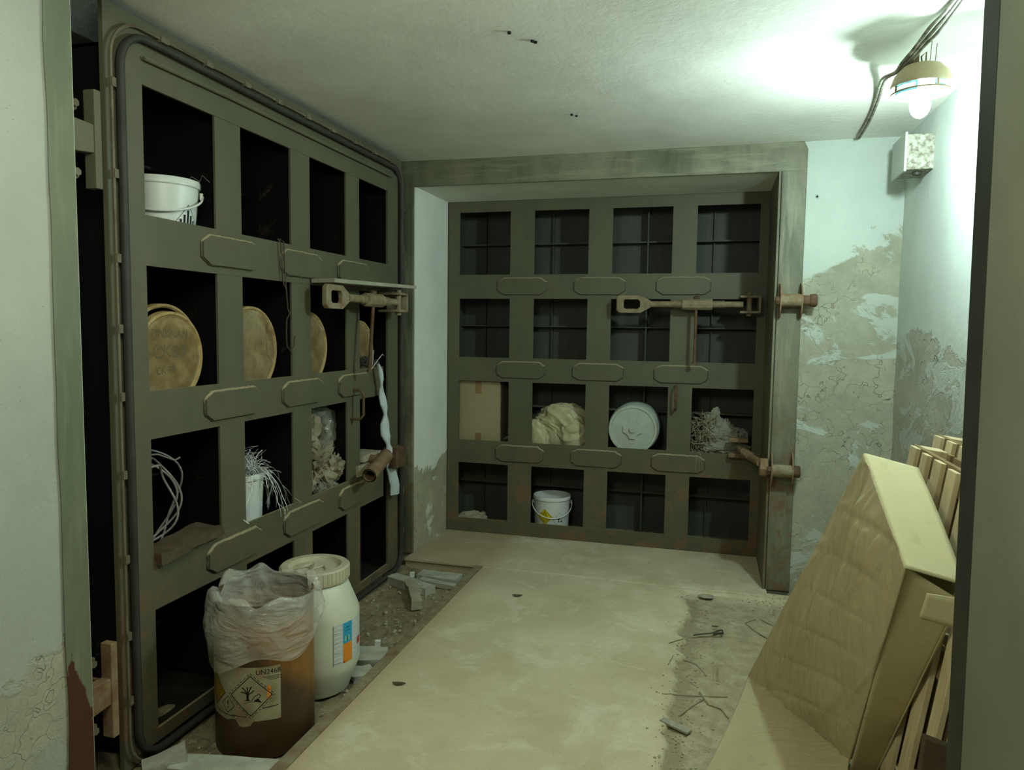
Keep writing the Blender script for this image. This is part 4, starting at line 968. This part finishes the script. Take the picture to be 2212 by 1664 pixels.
m = MB().grid(10, 30, lambda a, b: sidef(a, .0+b)); par(obj('side_panel', m, 'card', carton, smooth=180, solid=.004), carton)
m = MB().grid(10, 40, lambda a, b: (P1+TH*.9).lerp(Q1+TH*.85+V((0, .012, -.04)), a).lerp((B0+V((.16, 0, .02))).lerp(N1+V((.09, .05, -.02)), a), b)); par(obj('back_panel', m, 'card', carton, smooth=180, solid=.004), carton)
m = MB().grid(12, 6, lambda a, b: V((.600, 2.205, .882)).lerp(V((.70, 2.21, .872)), a).lerp(V((.585, 2.215, .805)).lerp(V((.686, 2.215, .785)), a), b)); par(obj('torn_flap', m, 'card', carton, smooth=180, solid=.004), carton)

# ------------------------------------------------------------------ pallets leaning on the right wall
def pallet(label, top_near, lean, length, ys, nb, seed, thin=False):
    """top_near: (x, y, z) of upper near corner; boards run up the slope, spread along y"""
    x, y, z = top_near; t = thing('pallet', label, 'pallet', (x-lean, y, 0))
    T = V((x, y, z)); up = (V((x, y, z))-V((x-lean, y, z-length))).normalized(); al = V((0, 1, 0)); n = up.cross(al).normalized()
    if n.x > 0: n = -n
    R_ = Matrix((al, up, n)).transposed()
    L_ = length/abs(up.z) if abs(up.z) > 0 else length
    rr = random.Random(seed); pitch = ys/nb
    for i in range(nb):
        wd = .088 if i % 4 != 1 else .075; c = T + al*(pitch*(i+.5)) - up*(L_/2 - rr.uniform(-.008, .008)) + n*.0
        par(obj('deck_board', MB().obox(c, (wd, L_, .018), R_), 'wood', t, bevel=.002), t)
    for s in (.04, L_*.5, L_-.05):
        c = T + al*(ys/2) - up*s - n*.02; par(obj('stringer', MB().obox(c, (ys, .09, .020), R_), 'wooddark', t, bevel=.002), t)
        for q in (.06, ys/2, ys-.06): par(obj('block', MB().obox(T+al*q-up*s-n*.068, (.10, .09, .076), R_), 'wood', t, bevel=.002), t)
    for i in range(0 if thin else nb):
        c = T + al*(pitch*(i+.5)) - up*(L_/2) - n*.115; par(obj('bottom_board', MB().obox(c, (.12, L_, .018), R_), 'wooddark', t, bevel=.002), t)
    return t
pallet('pale wooden pallet leaning nearest behind the carton', (.785, 2.10, 1.155), .165, 1.145, 1.12, 7, 1)
pallet('pale wooden pallet leaning on the wall behind the first pallet', (.922, 2.3, 1.175), .165, 1.165, 1.12, 7, 2, True)
m = MB(); m.hexa([(.525, 2.02, .0), (.60, 2.02, .0), (.60, 2.05, .0), (.525, 2.05, .0), (.565, 2.02, .56), (.64, 2.02, .54), (.64, 2.05, .54), (.565, 2.05, .56)])
tag(obj('loose_board', m, 'oldwood', bevel=.003), 'dark loose board standing below the carton by the jamb', 'board')
